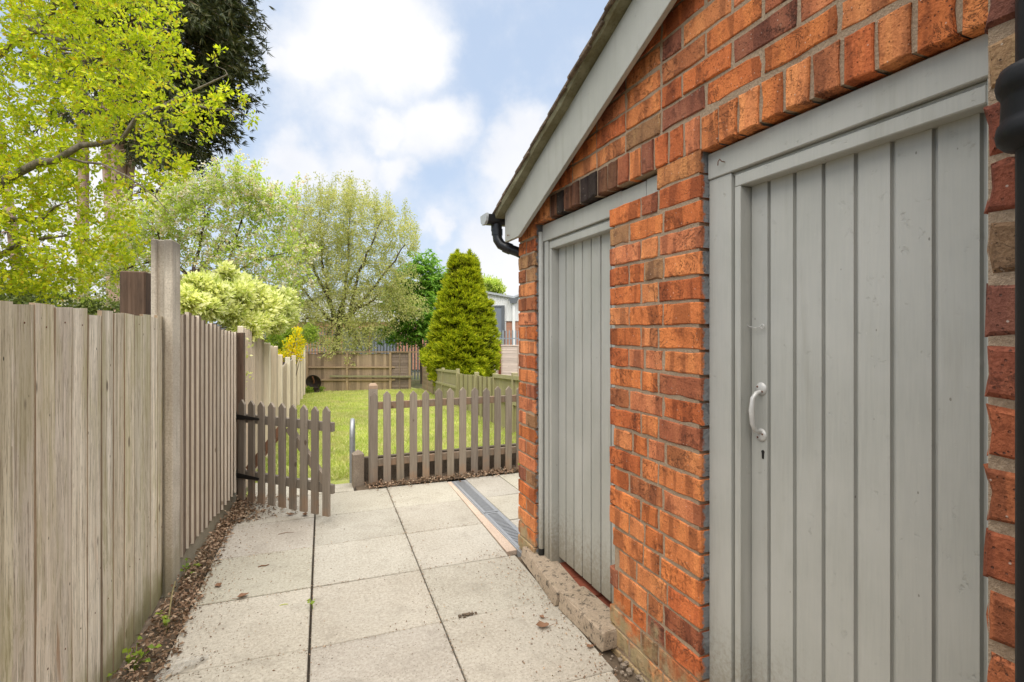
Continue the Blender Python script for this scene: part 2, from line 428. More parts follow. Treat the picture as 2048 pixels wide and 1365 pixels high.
M['palisade'] = mat_simple('palisade_steel', (0.36, 0.40, 0.44), 0.45, 0.5, 0.4, 0.15, 5.0, 0)
M['sign'] = mat_simple('sign_white', (0.7, 0.7, 0.69), 0.5, 0, 0.4, 0.05, 3.0, 0)
M['signmark'] = mat_simple('sign_grey', (0.25, 0.25, 0.26), 0.5, 0, 0.4, 0.05, 3.0, 0)
M['plastic'] = mat_simple('clear_plastic', (0.50, 0.47, 0.41), 0.25, 0, 0.6, 0.3, 60.0, 0.3)
for _n in M['plastic'].node_tree.nodes:
    if _n.type == 'BSDF_PRINCIPLED': _n.inputs['Alpha'].default_value = 0.4

def mat_far_brick():
    b = NB('far_brick')
    t = b.n('ShaderNodeTexBrick')
    b.l(b.coord('Object', (1, 1, 1), False), t.inputs['Vector'])
    # bricks laid in the wall's own plane (x along, z up)
    cx = b.n('ShaderNodeSeparateXYZ'); b.l(b.n('ShaderNodeTexCoord').outputs['Object'], cx.inputs[0])
    cb = b.n('ShaderNodeCombineXYZ'); b.l(cx.outputs[0], cb.inputs[0]); b.l(cx.outputs[2], cb.inputs[1])
    b.l(cb.outputs[0], t.inputs['Vector'])
    t.inputs['Scale'].default_value = 1.0
    t.inputs['Brick Width'].default_value = 0.235; t.inputs['Row Height'].default_value = 0.085
    t.inputs['Mortar Size'].default_value = 0.007
    t.inputs['Color1'].default_value = (0.46, 0.19, 0.115, 1); t.inputs['Color2'].default_value = (0.56, 0.27, 0.17, 1)
    t.inputs['Mortar'].default_value = (0.42, 0.36, 0.30, 1)
    b.color(t.outputs['Color']); b.rough(0.9); b.spec(0.2)
    return b.m
M['farbrick'] = mat_far_brick()

def mat_leaf(name, stops, trans=0.45, rough=0.5, spec=0.3, tcol=1.15):
    b = NB(name)
    g = b.n('ShaderNodeNewGeometry')
    col = b.colramp(g.outputs['Random Per Island'], stops)
    big = b.noise(b.coord('World'), 1.3, 3.0, 0.5)
    col = b.mix(b.ramp(big, 0.3, 0.7), b.mix(1.0, col, (0.84, 0.86, 0.80), 'MULTIPLY'), b.mix(1.0, col, (1.12, 1.10, 1.05), 'MULTIPLY'))
    b.color(col); b.rough(rough); b.spec(spec)
    tr = b.n('ShaderNodeBsdfTranslucent')
    b.l(b.mix(1.0, col, (tcol, tcol * 1.05, tcol * 0.7), 'MULTIPLY'), tr.inputs['Color'])
    ms = b.n('ShaderNodeMixShader'); ms.inputs[0].default_value = trans
    b.l(b.p.outputs[0], ms.inputs[1]); b.l(tr.outputs[0], ms.inputs[2])
    b.l(ms.outputs[0], b.out.inputs[0])
    return b.m
M['leaf_lime'] = mat_leaf('leaf_lime', [(0, (0.26, 0.36, 0.02)), (0.25, (0.44, 0.52, 0.025)), (0.6, (0.64, 0.70, 0.03)), (0.85, (0.74, 0.72, 0.04)), (1, (0.50, 0.34, 0.04))], 0.5)
M['leaf_apple'] = mat_leaf('leaf_apple', [(0, (0.34, 0.46, 0.07)), (0.6, (0.58, 0.68, 0.17)), (1, (0.72, 0.76, 0.28))], 0.5)
M['blossom'] = mat_leaf('blossom', [(0, (0.80, 0.75, 0.70)), (0.6, (0.85, 0.82, 0.76)), (0.9, (0.8, 0.62, 0.5)), (1, (0.75, 0.45, 0.25))], 0.4, tcol=1.0)
M['leaf_willow'] = mat_leaf('leaf_willow', [(0, (0.42, 0.46, 0.15)), (0.5, (0.62, 0.62, 0.27)), (0.85, (0.72, 0.64, 0.36)), (1, (0.54, 0.62, 0.20))], 0.5)
M['leaf_chestnut'] = mat_leaf('leaf_chestnut', [(0, (0.14, 0.30, 0.04)), (0.6, (0.26, 0.46, 0.07)), (1, (0.38, 0.56, 0.11))], 0.45)
M['leaf_varieg'] = mat_leaf('leaf_varieg', [(0, (0.34, 0.42, 0.08)), (0.3, (0.62, 0.66, 0.22)), (0.6, (0.84, 0.84, 0.42)), (1, (0.88, 0.87, 0.54))], 0.4)
M['leaf_gold'] = mat_leaf('leaf_gold', [(0, (0.20, 0.27, 0.014)), (0.5, (0.42, 0.48, 0.022)), (1, (0.72, 0.70, 0.04))], 0.35)
M['leaf_goldinner'] = mat_leaf('leaf_goldinner', [(0, (0.05, 0.06, 0.008)), (1, (0.12, 0.13, 0.012))], 0.2)  # darker copy of the gold foliage, interior shade painted in
M['leaf_dark'] = mat_leaf('leaf_dark', [(0, (0.032, 0.046, 0.014)), (0.6, (0.07, 0.085, 0.024)), (1, (0.135, 0.12, 0.04))], 0.15)
M['leaf_yellow'] = mat_leaf('leaf_yellow', [(0, (0.88, 0.66, 0.012)), (0.7, (0.94, 0.80, 0.02)), (0.72, (0.45, 0.52, 0.05)), (1, (0.55, 0.60, 0.06))], 0.45)
M['leaf_green'] = mat_leaf('leaf_green', [(0, (0.14, 0.23, 0.025)), (0.6, (0.28, 0.38, 0.045)), (1, (0.40, 0.47, 0.07))], 0.4)
M['leaf_hedge'] = mat_leaf('leaf_hedge', [(0, (0.06, 0.085, 0.02)), (0.6, (0.13, 0.17, 0.035)), (1, (0.24, 0.27, 0.06))], 0.3)
M['grass'] = mat_leaf('grass', [(0, (0.32, 0.42, 0.07)), (0.5, (0.52, 0.60, 0.15)), (0.8, (0.66, 0.68, 0.28)), (1, (0.74, 0.66, 0.38))], 0.4)
M['litter'] = mat_leaf('litter', [(0, (0.12, 0.068, 0.042)), (0.5, (0.25, 0.155, 0.10)), (0.8, (0.38, 0.265, 0.19)), (1, (0.52, 0.40, 0.30))], 0.1, 0.8)
M['deadleaf'] = mat_leaf('deadleaf', [(0, (0.16, 0.085, 0.05)), (1, (0.26, 0.14, 0.085))], 0.1, 0.7)

def mat_bark(name, a, bb, s=1.0):
    b = NB(name)
    w = b.coord('World', (1, 1, 0.35))
    n1 = b.noise(w, 9.0 * s, 6.0, 0.7)
    b.color(b.mix(b.ramp(n1, 0.3, 0.7), a, bb)); b.rough(0.92); b.spec(0.2)
    b.bump(n1, 0.6, 0.01)
    return b.m
M['bark_grey'] = mat_bark('bark_grey', (0.10, 0.083, 0.062), (0.24, 0.205, 0.155), 3)
M['bark_dark'] = mat_bark('bark_dark', (0.055, 0.042, 0.032), (0.13, 0.10, 0.078), 3)
M['bark_pink'] = mat_bark('bark_pink', (0.36, 0.235, 0.165), (0.56, 0.41, 0.31), 1)

def mat_lawn():
    b = NB('lawn_soil')
    w = b.coord('World')
    n = b.noise(w, 5.0, 6.0, 0.65); n2 = b.noise(w, 90.0, 3.0, 0.7)
    col = b.mix(b.ramp(n, 0.35, 0.68), (0.38, 0.45, 0.10), (0.52, 0.51, 0.20))
    col = b.mix(b.ramp(n2, 0.4, 0.75, 0, 0.6), col, (0.12, 0.10, 0.05))
    b.color(col); b.rough(0.95); b.spec(0.15)
    b.bump(n2, 0.8, 0.02)
    return b.m
M['lawn'] = mat_lawn()
def patchy_grass():
    m = M['grass']; nt = m.node_tree
    pr = [x for x in nt.nodes if x.type == 'BSDF_PRINCIPLED'][0]; tr = [x for x in nt.nodes if x.type == 'BSDF_TRANSLUCENT'][0]
    g = nt.nodes.new('ShaderNodeNewGeometry'); nz = nt.nodes.new('ShaderNodeTexNoise')
    nz.inputs['Scale'].default_value = 1.9; nz.inputs['Detail'].default_value = 6.0; nz.inputs['Roughness'].default_value = 0.65
    nt.links.new(g.outputs['Position'], nz.inputs['Vector'])
    rp = nt.nodes.new('ShaderNodeMapRange'); rp.inputs['From Min'].default_value = 0.42; rp.inputs['From Max'].default_value = 0.66; rp.inputs['To Max'].default_value = 0.65
    nt.links.new(nz.outputs['Fac'], rp.inputs['Value'])
    for sock, c in ((pr.inputs['Base Color'], (0.62, 0.55, 0.30, 1)), (tr.inputs['Color'], (0.62, 0.55, 0.25, 1))):
        src = sock.links[0].from_socket
        mx = nt.nodes.new('ShaderNodeMix'); mx.data_type = 'RGBA'
        nt.links.new(rp.outputs[0], mx.inputs['Factor']); nt.links.new(src, mx.inputs[6]); mx.inputs[7].default_value = c
        nt.links.new(mx.outputs[2], sock)
patchy_grass()
def mat_terrain():
    b = NB('terrain')
    w = b.coord('World')
    n = b.noise(w, 0.35, 6.0, 0.6); n2 = b.noise(w, 14.0, 4.0, 0.65)
    col = b.mix(b.ramp(n, 0.35, 0.65), (0.10, 0.115, 0.04), (0.17, 0.145, 0.085))
    col = b.mix(b.ramp(n2, 0.4, 0.7, 0, 0.6), col, (0.075, 0.065, 0.04))
    b.color(col); b.rough(0.95); b.spec(0.15)
    b.bump(n2, 0.8, 0.03)
    return b.m
M['terrain'] = mat_terrain()
def mat_roof():
    b = NB('roof_tile')
    w = b.coord('World')
    n = b.noise(w, 10.0, 6.0, 0.7); n2 = b.noise(w, 45.0, 5.0, 0.7)
    col = b.mix(b.ramp(n, 0.3, 0.7), (0.10, 0.075, 0.055), (0.26, 0.19, 0.135))
    col = b.mix(b.ramp(n2, 0.5, 0.7, 0, 0.8), col, (0.07, 0.055, 0.045))
    b.color(col); b.rough(0.95); b.spec(0.2)
    b.bump(b.math('ADD', n, n2), 1.0, 0.015)
    return b.m
M['roof'] = mat_roof()
def mat_undercloak():
    b = NB('undercloak')
    w = b.coord('World')
    n = b.noise(w, 8.0, 6.0, 0.7); n2 = b.noise(w, 70.0, 5.0, 0.7)
    col = b.mix(b.ramp(n, 0.3, 0.7), (0.155, 0.135, 0.075), (0.25, 0.235, 0.155))
    col = b.mix(b.ramp(n2, 0.5, 0.75, 0, 0.7), col, (0.085, 0.08, 0.045))
    b.color(col); b.rough(0.95); b.spec(0.2)
    b.bump(n2, 0.7, 0.006)
    return b.m
M['undercloak'] = mat_undercloak()

# ------------------------------------------------------------------ object helpers
WL = {}
def reg(o, parent, loc, rot=(0, 0, 0), local=False):
    C.objects.link(o)
    loc = Vector(loc)
    if parent is not None:
        o.parent = parent
        o.location = loc if local else loc - WL[parent.name]
        WL[o.name] = WL[parent.name] + o.location
    else:
        o.location = loc
        WL[o.name] = loc.copy()
    o.rotation_euler = rot
    return o
def tag(o, label=None, cat=None, group=None, kind=None):
    if label: o['label'] = label
    if cat: o['category'] = cat
    if group: o['group'] = group
    if kind: o['kind'] = kind
    return o
def thing(name, label, cat, loc=(0, 0, 0), group=None):
    o = bpy.data.objects.new(name, None)
    o.empty_display_size = 0.1
    reg(o, None, loc)
    return tag(o, label, cat, group)
def mesh_obj(name, me, mats, parent=None, loc=(0, 0, 0), rot=(0, 0, 0), color=None, local=False):
    if mats is not None and len(me.materials) == 0:
        for m in (mats if isinstance(mats, (list, tuple)) else [mats]):
            me.materials.append(M[m] if isinstance(m, str) else m)
    o = bpy.data.objects.new(name, me)
    if color is not None: o.color = (*color, 1.0)
    return reg(o, parent, loc, rot, local)

class MB:
    """collects shapes in local coordinates and links them as one mesh object"""
    def __init__(self): self.v = []; self.f = []; self.mi = []; self.sm = []
    def add(self, vs, fs, mi=0, smooth=False):
        o = len(self.v)
        self.v += [tuple(p) for p in vs]
        for f in fs:
            self.f.append(tuple(i + o for i in f)); self.mi.append(mi); self.sm.append(smooth)
        return self
    def box(self, x0, x1, y0, y1, z0, z1, mi=0):
        return self.add([(x0, y0, z0), (x1, y0, z0), (x1, y1, z0), (x0, y1, z0), (x0, y0, z1), (x1, y0, z1), (x1, y1, z1), (x0, y1, z1)],
                        [(0, 3, 2, 1), (4, 5, 6, 7), (0, 1, 5, 4), (1, 2, 6, 5), (2, 3, 7, 6), (3, 0, 4, 7)], mi)
    def prism(self, poly, axis, a, b, mi=0):
        """poly: 2-D outline, extruded along axis from a to b"""
        n = len(poly)
        def P(p, t):
            return {'x': (t, p[0], p[1]), 'y': (p[0], t, p[1]), 'z': (p[0], p[1], t)}[axis]
        vs = [P(p, a) for p in poly] + [P(p, b) for p in poly]
        fs = [tuple(range(n)), tuple(range(2 * n - 1, n - 1, -1))] + [(i, i + n, (i + 1) % n + n, (i + 1) % n) for i in range(n)]
        return self.add(vs, fs, mi)
    def tube(self, pts, rad, n=8, mi=0, cap=True, squash=1.0):
        pts = [Vector(p) for p in pts]
        if isinstance(rad, (int, float)): rad = [rad] * len(pts)
        vs = []; fs = []
        prev = None
        for i, p in enumerate(pts):
            d = (pts[min(i + 1, len(pts) - 1)] - pts[max(i - 1, 0)]).normalized()
            if prev is None:
                u = d.orthogonal().normalized()
            else:
                u = (prev - d * prev.dot(d)).normalized()
            prev = u
            w = d.cross(u)
            for k in range(n):
                a = 2 * math.pi * k / n
                vs.append(p + u * math.cos(a) * rad[i] + w * math.sin(a) * rad[i] * squash)
        for i in range(len(pts) - 1):
            for k in range(n):
                fs.append((i * n + k, i * n + (k + 1) % n, (i + 1) * n + (k + 1) % n, (i + 1) * n + k))
        self.add(vs, fs, mi, True)
        if cap:
            self.add([vs[k] for k in range(n)], [tuple(range(n - 1, -1, -1))], mi)
            self.add(vs[-n:], [tuple(range(n))], mi)
        return self
    def lathe(self, prof, n=24, axis='z', center=(0, 0, 0), mi=0):
        vs = []; fs = []
        for (r, t) in prof:
            for k in range(n):
                a = 2 * math.pi * k / n
                q = (r * math.cos(a), r * math.sin(a), t)
                if axis == 'x': q = (t, q[0], q[1])
                if axis == 'y': q = (q[0], t, q[1])
                vs.append((q[0] + center[0], q[1] + center[1], q[2] + center[2]))
        for i in range(len(prof) - 1):
            for k in range(n):
                fs.append((i * n + k, i * n + (k + 1) % n, (i + 1) * n + (k + 1) % n, (i + 1) * n + k))
        return self.add(vs, fs, mi, True)
    def mesh(self, bevel=0.0, seg=1):
        me = bpy.data.meshes.new('m')
        me.from_pydata(self.v, [], self.f)
        me.polygons.foreach_set('material_index', self.mi)
        me.polygons.foreach_set('use_smooth', self.sm)
        bm = bmesh.new(); bm.from_mesh(me)
        bmesh.ops.recalc_face_normals(bm, faces=bm.faces)
        if bevel > 0:
            bmesh.ops.bevel(bm, geom=list(bm.edges), offset=bevel, segments=seg, affect='EDGES', profile=0.6, clamp_overlap=True)
        bm.to_mesh(me); bm.free()
        me.update()
        return me
    def build(self, name, mats, parent=None, loc=(0, 0, 0), rot=(0, 0, 0), bevel=0.0, color=None, local=False, seg=1):
        me = self.mesh(bevel, seg)
        me.name = name
        return mesh_obj(name, me, mats, parent, loc, rot, color, local)

def np_mesh(name, verts, quads, mats, parent=None, loc=(0, 0, 0), smooth=False, tris=False, midx=None):
    me = bpy.data.meshes.new(name)
    verts = np.asarray(verts, dtype=np.float32); quads = np.asarray(quads, dtype=np.int32)
    k = quads.shape[1]
    me.vertices.add(len(verts)); me.vertices.foreach_set('co', verts.ravel())
    me.loops.add(quads.size); me.loops.foreach_set('vertex_index', quads.ravel())
    me.polygons.add(len(quads))
    me.polygons.foreach_set('loop_start', np.arange(0, quads.size, k, dtype=np.int32))
    me.polygons.foreach_set('loop_total', np.full(len(quads), k, dtype=np.int32))
    if midx is not None: me.polygons.foreach_set('material_index', np.asarray(midx, dtype=np.int32))
    if smooth: me.polygons.foreach_set('use_smooth', np.ones(len(quads), dtype=bool))
    me.update(calc_edges=True)
    return mesh_obj(name, me, mats, parent, loc)

def jit(a): return RNG.uniform(-a, a)

# ------------------------------------------------------------------ terrain
def terr(y):
    return 0.0 if y < 5 else (-0.06 * (y - 5) if y < 22 else -1.02)
def build_ground():
    xs = [-400, -60, -20, -8, -4, -2, 0, 2, 4, 8, 20, 60, 400]
    ys = [-400, -60, -10, 0, 3, 5, 6, 8, 10, 12, 14, 16, 18, 20, 22, 30, 60, 150, 500]
    v = [(x, y, terr(y) - 0.06) for y in ys for x in xs]
    n = len(xs)
    f = [(j * n + i, j * n + i + 1, (j + 1) * n + i + 1, (j + 1) * n + i) for j in range(len(ys) - 1) for i in range(n - 1)]
    m = MB(); m.add(v, f)
    tag(m.build('ground', 'terrain'), kind='structure')
build_ground()

LF = lambda y: -0.50 + 0.0308 * (y - 4.8)            # far left fence line
def RF(y): return 2.915 + (y - 7.08) * 0.105          # right garden fence line
def build_lawn():
    m = MB()
    ys = [4.86 + 0.6 * i for i in range(30)]
    v = []; f = []
    for y in ys:
        x0 = LF(y) + 0.01; x1 = min(RF(y), 4.3) - 0.01
        if y < 5.0: x0, x1 = LF(y) + 0.01, 2.7
        for i in range(9):
            v.append((x0 + (x1 - x0) * i / 8, y, terr(y) - 0.03 + jit(0.008)))
    for j in range(len(ys) - 1):
        for i in range(8):
            f.append((j * 9 + i, j * 9 + i + 1, (j + 1) * 9 + i + 1, (j + 1) * 9 + i))
    m.add(v, f)
    tag(m.build('lawn', 'lawn'), kind='structure')
build_lawn()

# ------------------------------------------------------------------ patio of concrete slabs
def build_patio():
    a = R(1.7)                     # the slabs run 1.7 degrees off the outhouse wall
    root = MB()
    root.add([(-0.75, -1.6, -0.035), (1.36, -1.6, -0.035), (1.36, 4.75, -0.035), (2.9, 4.75, -0.035), (2.9, 3.0, -0.035), (1.36, 3.0, -0.035)],
             [(0, 1, 5, 2)])
    v = root.v; root.f = []; root.mi = []; root.sm = []
    root.f = [(0, 1, 5, 2), (5, 4, 3, 2)]; root.mi = [0, 0]; root.sm = [False, False]
    root.v += [(-0.75, 4.75, -0.035)]
    root.f = [(0, 1, 2, 6), (5, 4, 3, 2)]
    patio = tag(root.build('patio', 'bed'), kind='structure')
    ca, sa = math.cos(a), math.sin(a)
    def P(u, w):                   # u across, w along; anchored where four corners meet
        du, dw = u - 0.611, w - 2.412
        return (0.611 + du * ca + dw * sa, 2.412 - du * sa + dw * ca)
    rows = [-1.1, -0.52, 0.07, 0.65, 1.235, 1.82, 2.412, 2.985, 3.545, 4.105, 4.665]
    cols = [-0.555, 0.018, 0.611, 1.205]
    def slab(corners, dz=0.0, shade=1.0):
        cx = sum(p[0] for p in corners) / 4; cy = sum(p[1] for p in corners) / 4
        m = MB()
        t = [jit(0.0022) for _ in range(4)]
        vs = [(p[0] - cx, p[1] - cy, -0.04) for p in corners] + [(p[0] - cx, p[1] - cy, dz + t[i]) for i, p in enumerate(corners)]
        m.add(vs, [(0, 3, 2, 1), (4, 5, 6, 7), (0, 1, 5, 4), (1, 2, 6, 5), (2, 3, 7, 6), (3, 0, 4, 7)])
        k = shade * RNG.uniform(0.90, 1.06)
        m.build('paving_slab', 'slab', patio, (cx, cy, 0), bevel=0.003, color=(k, k * RNG.uniform(0.985, 1.01), k * RNG.uniform(0.95, 1.0)))
    g = 0.003
    for j in range(len(rows) - 1):
        for i in range(3):
            gl = 0.0055 if i == 1 else g            # the joint left of the middle column has opened
            gr = 0.0055 if i == 0 else g
            u0, u1 = cols[i] + gl, cols[i + 1] - gr
            w0, w1 = rows[j] + g * 0.8, rows[j + 1] - g * 0.8
            if i == 2 and j >= 7: u1 = min(u1, 1.158)
            if i == 2 and j < 5: u1 = 1.185
            slab([P(u0, w0), P(u1, w0), P(u1, w1), P(u0, w1)], jit(0.0018))
    # slabs right of the drain, behind the outhouse corner
    for (x0, x1) in ((1.405, 1.735), (1.745, 2.33), (2.34, 2.88)):
        for (y0, y1) in ((3.06, 3.515), (3.525, 4.06), (4.07, 4.66)):
            slab([(x0, y0), (x1, y0), (x1, y1), (x0, y1)], 0.001)
    # doorstep slabs in the gateway
    slab([(-0.44, 4.70), (0.17, 4.68), (0.17, 5.22), (-0.44, 5.24)], 0.004, 1.05)
    slab([(0.18, 4.70), (0.40, 4.69), (0.40, 4.93), (0.18, 4.94)], -0.002, 1.0)
    # pink mortar strip along the drain
    for (y0, y1) in ((3.02, 3.70), (3.705, 4.62)):
        x = lambda y: 1.186 + (y - 3.035) * 0.0235
        m = MB()
        vs = []
        for z in (-0.03, 0.001):
            vs += [(x(y0), y0, z), (1.255, y0, z), (1.262, y1, z), (x(y1), y1, z)]
        m.add(vs, [(0, 3, 2, 1), (4, 5, 6, 7), (0, 1, 5, 4), (1, 2, 6, 5), (2, 3, 7, 6), (3, 0, 4, 7)])
        m.build('mortar_strip', 'pinkstrip', patio, bevel=0.002)
    # soil edging between slabs and fence, and by the outhouse footing
    m = MB()
    ys = [-1.5 + 0.3 * i for i in range(22)]
    v = []; f = []
    for y in ys:
        xl = -0.80; xr = -0.565 + (y - 2.4) * 0.03
        for k in range(5):
            v.append((xl + (xr - xl) * k / 4, y, -0.018 + jit(0.012)))
    for j in range(len(ys) - 1):
        for k in range(4): f.append((j * 5 + k, j * 5 + k + 1, (j + 1) * 5 + k + 1, (j + 1) * 5 + k))
    m.add(v, f)
    tag(m.build('soil_strip', 'soil'), kind='structure')
    m = MB(); v = []; f = []
    ys = [-0.5 + 0.15 * i for i in range(24)]
    for y in ys:
        for k in range(4): v.append((1.17 + 0.05 * k, y, -0.022 + jit(0.008)))
    for j in range(len(ys) - 1):
        for k in range(3): f.append((j * 4 + k, j * 4 + k + 1, (j + 1) * 4 + k + 1, (j + 1) * 4 + k))
    m.add(v, f)
    tag(m.build('soil_strip', 'soil'), kind='structure')
    m = MB(); v = []; f = []
    for i in range(24):
        for k in range(4): v.append((0.42 + i * 0.1, 4.66 + 0.09 * k, 0.004 + jit(0.012)))
    for j in range(23):
        for k in range(3): f.append((j * 4 + k, (j + 1) * 4 + k, (j + 1) * 4 + k + 1, j * 4 + k + 1))
    m.add(v, f)
    tag(m.build('soil_strip', 'soil'), kind='structure')
build_patio()

# ------------------------------------------------------------------ brick outhouse
def brick_mesh(L, h, d, bev=0.0038, jitter=0.0027):
    """brick with chipped arrises: local x = depth (front at 0), y = length, z = height"""
    pts = []
    ny = 4 if L > 0.15 else 3
    for i in range(ny): pts.append((-L / 2 + L * i / ny, -h / 2))
    for i in range(2): pts.append((L / 2, -h / 2 + h * i / 2))
    for i in range(ny): pts.append((L / 2 - L * i / ny, h / 2))
    for i in range(2): pts.append((-L / 2, h / 2 - h * i / 2))
    n = len(pts)
    o = [(p[0] + jit(jitter), p[1] + jit(jitter)) for p in pts]
    vs = []
    for p in o:
        s = 1 - 2 * bev / L; t = 1 - 2 * bev / h
        vs.append((jit(0.001), p[0] * s + jit(0.0012), p[1] * t + jit(0.0012)))
    chip = RNG.randrange(n) if RNG.random() < 0.35 else -1
    for i, p in enumerate(o):
        vs.append((bev * RNG.uniform(0.6, 1.3) + (0.004 if i == chip else 0), p[0], p[1]))
    if chip >= 0:
        vs[chip] = (vs[chip][0], vs[chip][1] * 0.965, vs[chip][2] * 0.88)
    for p in o: vs.append((d, p[0], p[1]))
    fs = [tuple(range(n - 1, -1, -1))]
    for r in range(2):
        for i in range(n):
            fs.append((r * n + i, r * n + (i + 1) % n, (r + 1) * n + (i + 1) % n, (r + 1) * n + i))
    me = bpy.data.meshes.new('brick'); me.from_pydata(vs, [], fs); me.update()
    return me

ORANGE = [(0.60, 0.185, 0.058), (0.64, 0.215, 0.074), (0.56, 0.16, 0.05), (0.66, 0.24, 0.09), (0.50, 0.135, 0.046), (0.60, 0.205, 0.09)]
DARK = [(0.36, 0.115, 0.055), (0.30, 0.105, 0.06), (0.42, 0.145, 0.06), (0.35, 0.18, 0.085)]
def brick_col(p_dark=0.16):
    c = RNG.choice(DARK if RNG.random() < p_dark else ORANGE)
    k = RNG.uniform(0.86, 1.12)
    return tuple(x * k for x in c)

HX = 1.27                      # face of the outhouse wall
out = thing('brick_outhouse', 'orange brick outhouse with two grey plank doors and a sloping roof', 'outhouse', (HX, 3.03, 0))
COURSE = 0.0885
ZK = lambda k: 1.418 + COURSE * k        # bed joint levels

def lay(parent, X, y0, y1, z, h, lengths, rotx=0.0, pd=0.15, depth=0.10, joint=0.012, xj=0.0025, cols=None):
    """lay bricks from the far end (y1) towards the near end (y0)"""
    tot = sum(lengths); y = y1
    for i, l in enumerate(lengths):
        w = (y1 - y0) * l / tot
        L = w - joint * (0.5 if i in (0, len(lengths) - 1) else 1.0)
        if len(lengths) == 1: L = w
        off = joint / 2 if i == 0 else (-joint / 2 if i == len(lengths) - 1 else 0)
        yc = y - w / 2 + off * 0.5
        me = brick_mesh(L, h, depth)
        c = cols[i] if cols and cols[i] else brick_col(pd)
        mesh_obj('brick', me, 'brick', parent, (X + jit(xj), yc, z + jit(0.0012)), (rotx + jit(0.006), jit(0.006), jit(0.006)), c)
        y -= w

def build_outhouse_wall():
    m = MB()
    # mortar core behind the bricks: pillar, pier, panel over the doors, back walls
    e = 0.0048
    m.box(HX + e, 1.50, 1.412, 1.935, -0.1, 1.944)                # pillar between the doors
    m.box(HX + e, 1.50, 1.412, 1.625, 1.944, 2.034)
    m.box(HX + e, 1.50, 2.795, 3.018, -0.1, 2.03)                # far pier
    roofz = lambda y: 2.10 + (3.03 - y) * 0.43
    m.prism([(3.018, 2.040), (3.018, roofz(3.018)), (0.30, roofz(0.30)), (0.30, 2.026)], 'x', HX + e, 1.50)
    m.prism([(3.016, -0.1), (3.016, 2.1), (0.30, roofz(0.3)), (0.30, -0.1)], 'x', 3.3, 3.5)
    m.box(1.50, 3.4, 2.80, 3.016, -0.1, 2.1)
    m.box(1.46, 3.4, 0.20, 0.42, -0.1, 3.2)
    m.box(HX + e, 1.50, 0.20, 0.565, -0.1, 2.03)
    m.build('wall', 'mortar', out)
    h = COURSE - 0.0118
    # pillar: alternate bond, three-brick and four-brick courses
    S, H = 2.05, 1.0
    pats = [[S, H, S], [1.35, S, 1.85], [S, H, S], [1.35, H, 1.1, 1.85]]
    for k in range(-17, 8):
        z = ZK(k) - COURSE / 2
        p = pats[k % 4]
        if k == 7:
            lay(out, HX, 1.402, 1.402 + 0.235, z - 0.001, h + 0.004, [1.0], cols=[(0.50, 0.20, 0.075)])
            continue
        y1 = 1.971
        if k == -5: y1 = 1.935
        if k in (-10, -13): y1 = 1.945
        if k in (-11, -12): y1 = 1.90
        lay(out, HX, 1.402, y1, z, h, p, pd=0.15 if k > -12 else 0.3)
    m = MB()
    # broken brick stub sticking out into the left door reveal
    me = brick_mesh(0.055, h, 0.09)
    mesh_obj('brick', me, 'brick', out, (HX - 0.002, 1.936, ZK(-12) - 0.05), (0, 0, 0.1), (0.30, 0.11, 0.06))
    # far pier
    for k in range(-16, 8):
        z = ZK(k) - COURSE / 2 + 0.012
        if k % 2: lay(out, HX, 2.783, 3.03, z, h, [1.0], pd=0.25)
        else: lay(out, HX, 2.783, 3.03, z, h, [1, 1.15], pd=0.35)
    # headers on edge over both doors, a flat arch with a slight rise
    def soldiers(y0, y1, z0, rise, burnt=None):
        n = round((y1 - y0) / 0.0865)
        w = (y1 - y0) / n
        for i in range(n):
            y = y1 - w * (i + 0.5)
            u = (y - y0) / (y1 - y0)
            z = z0 + rise * 4 * u * (1 - u)
            c = brick_col(0.15)
            if burnt and burnt[0] < y < burnt[1] and RNG.random() < 0.93:
                c = RNG.choice([(0.035, 0.024, 0.02), (0.06, 0.035, 0.026), (0.15, 0.065, 0.035), (0.045, 0.03, 0.026)])
            me = brick_mesh(w - 0.013, 0.118, 0.10)
            mesh_obj('brick', me, 'brick', out, (HX - 0.003 + jit(0.003), y, z + 0.059 + jit(0.002)), (jit(0.012), 0, 0), c)
    soldiers(0.56, 1.402, 2.018, 0.010)
    soldiers(1.402, 2.83, 2.034, 0.0, (1.92, 2.62))
    lay(out, HX, 2.83, 3.03, 2.09, 0.108, [1, 1], pd=0.5)
    # courses up the gable
    zb = 2.160
    j = 0
    while True:
        z = zb + COURSE * (j + 0.5)
        ytop = 3.03 - (zb + COURSE * (j + 0.4) - 2.10) / 0.43
        if ytop < 0.60 or j > 13: break
        y = 3.03
        seq = []
        unit = [0.236, 0.236, 0.236, 0.1185] if j % 2 else [0.236, 0.236, 0.236]
        yy = y + (0.118 if j % 2 else 0.0)
        i = 0
        while yy > 0.45:
            L = unit[i % len(unit)]; i += 1
            a, b_ = yy - L, yy
            yy = a
            if a > ytop or b_ < 0.5: continue
            b_ = min(b_, 3.03)
            if b_ - a < 0.05: continue
            me = brick_mesh(b_ - a - 0.012, h, 0.10)
            mesh_obj('brick', me, 'brick', out, (HX + jit(0.003), (a + b_) / 2, z + jit(0.0015)), (jit(0.008), jit(0.006), jit(0.006)), brick_col(0.15))
        j += 1
build_outhouse_wall()

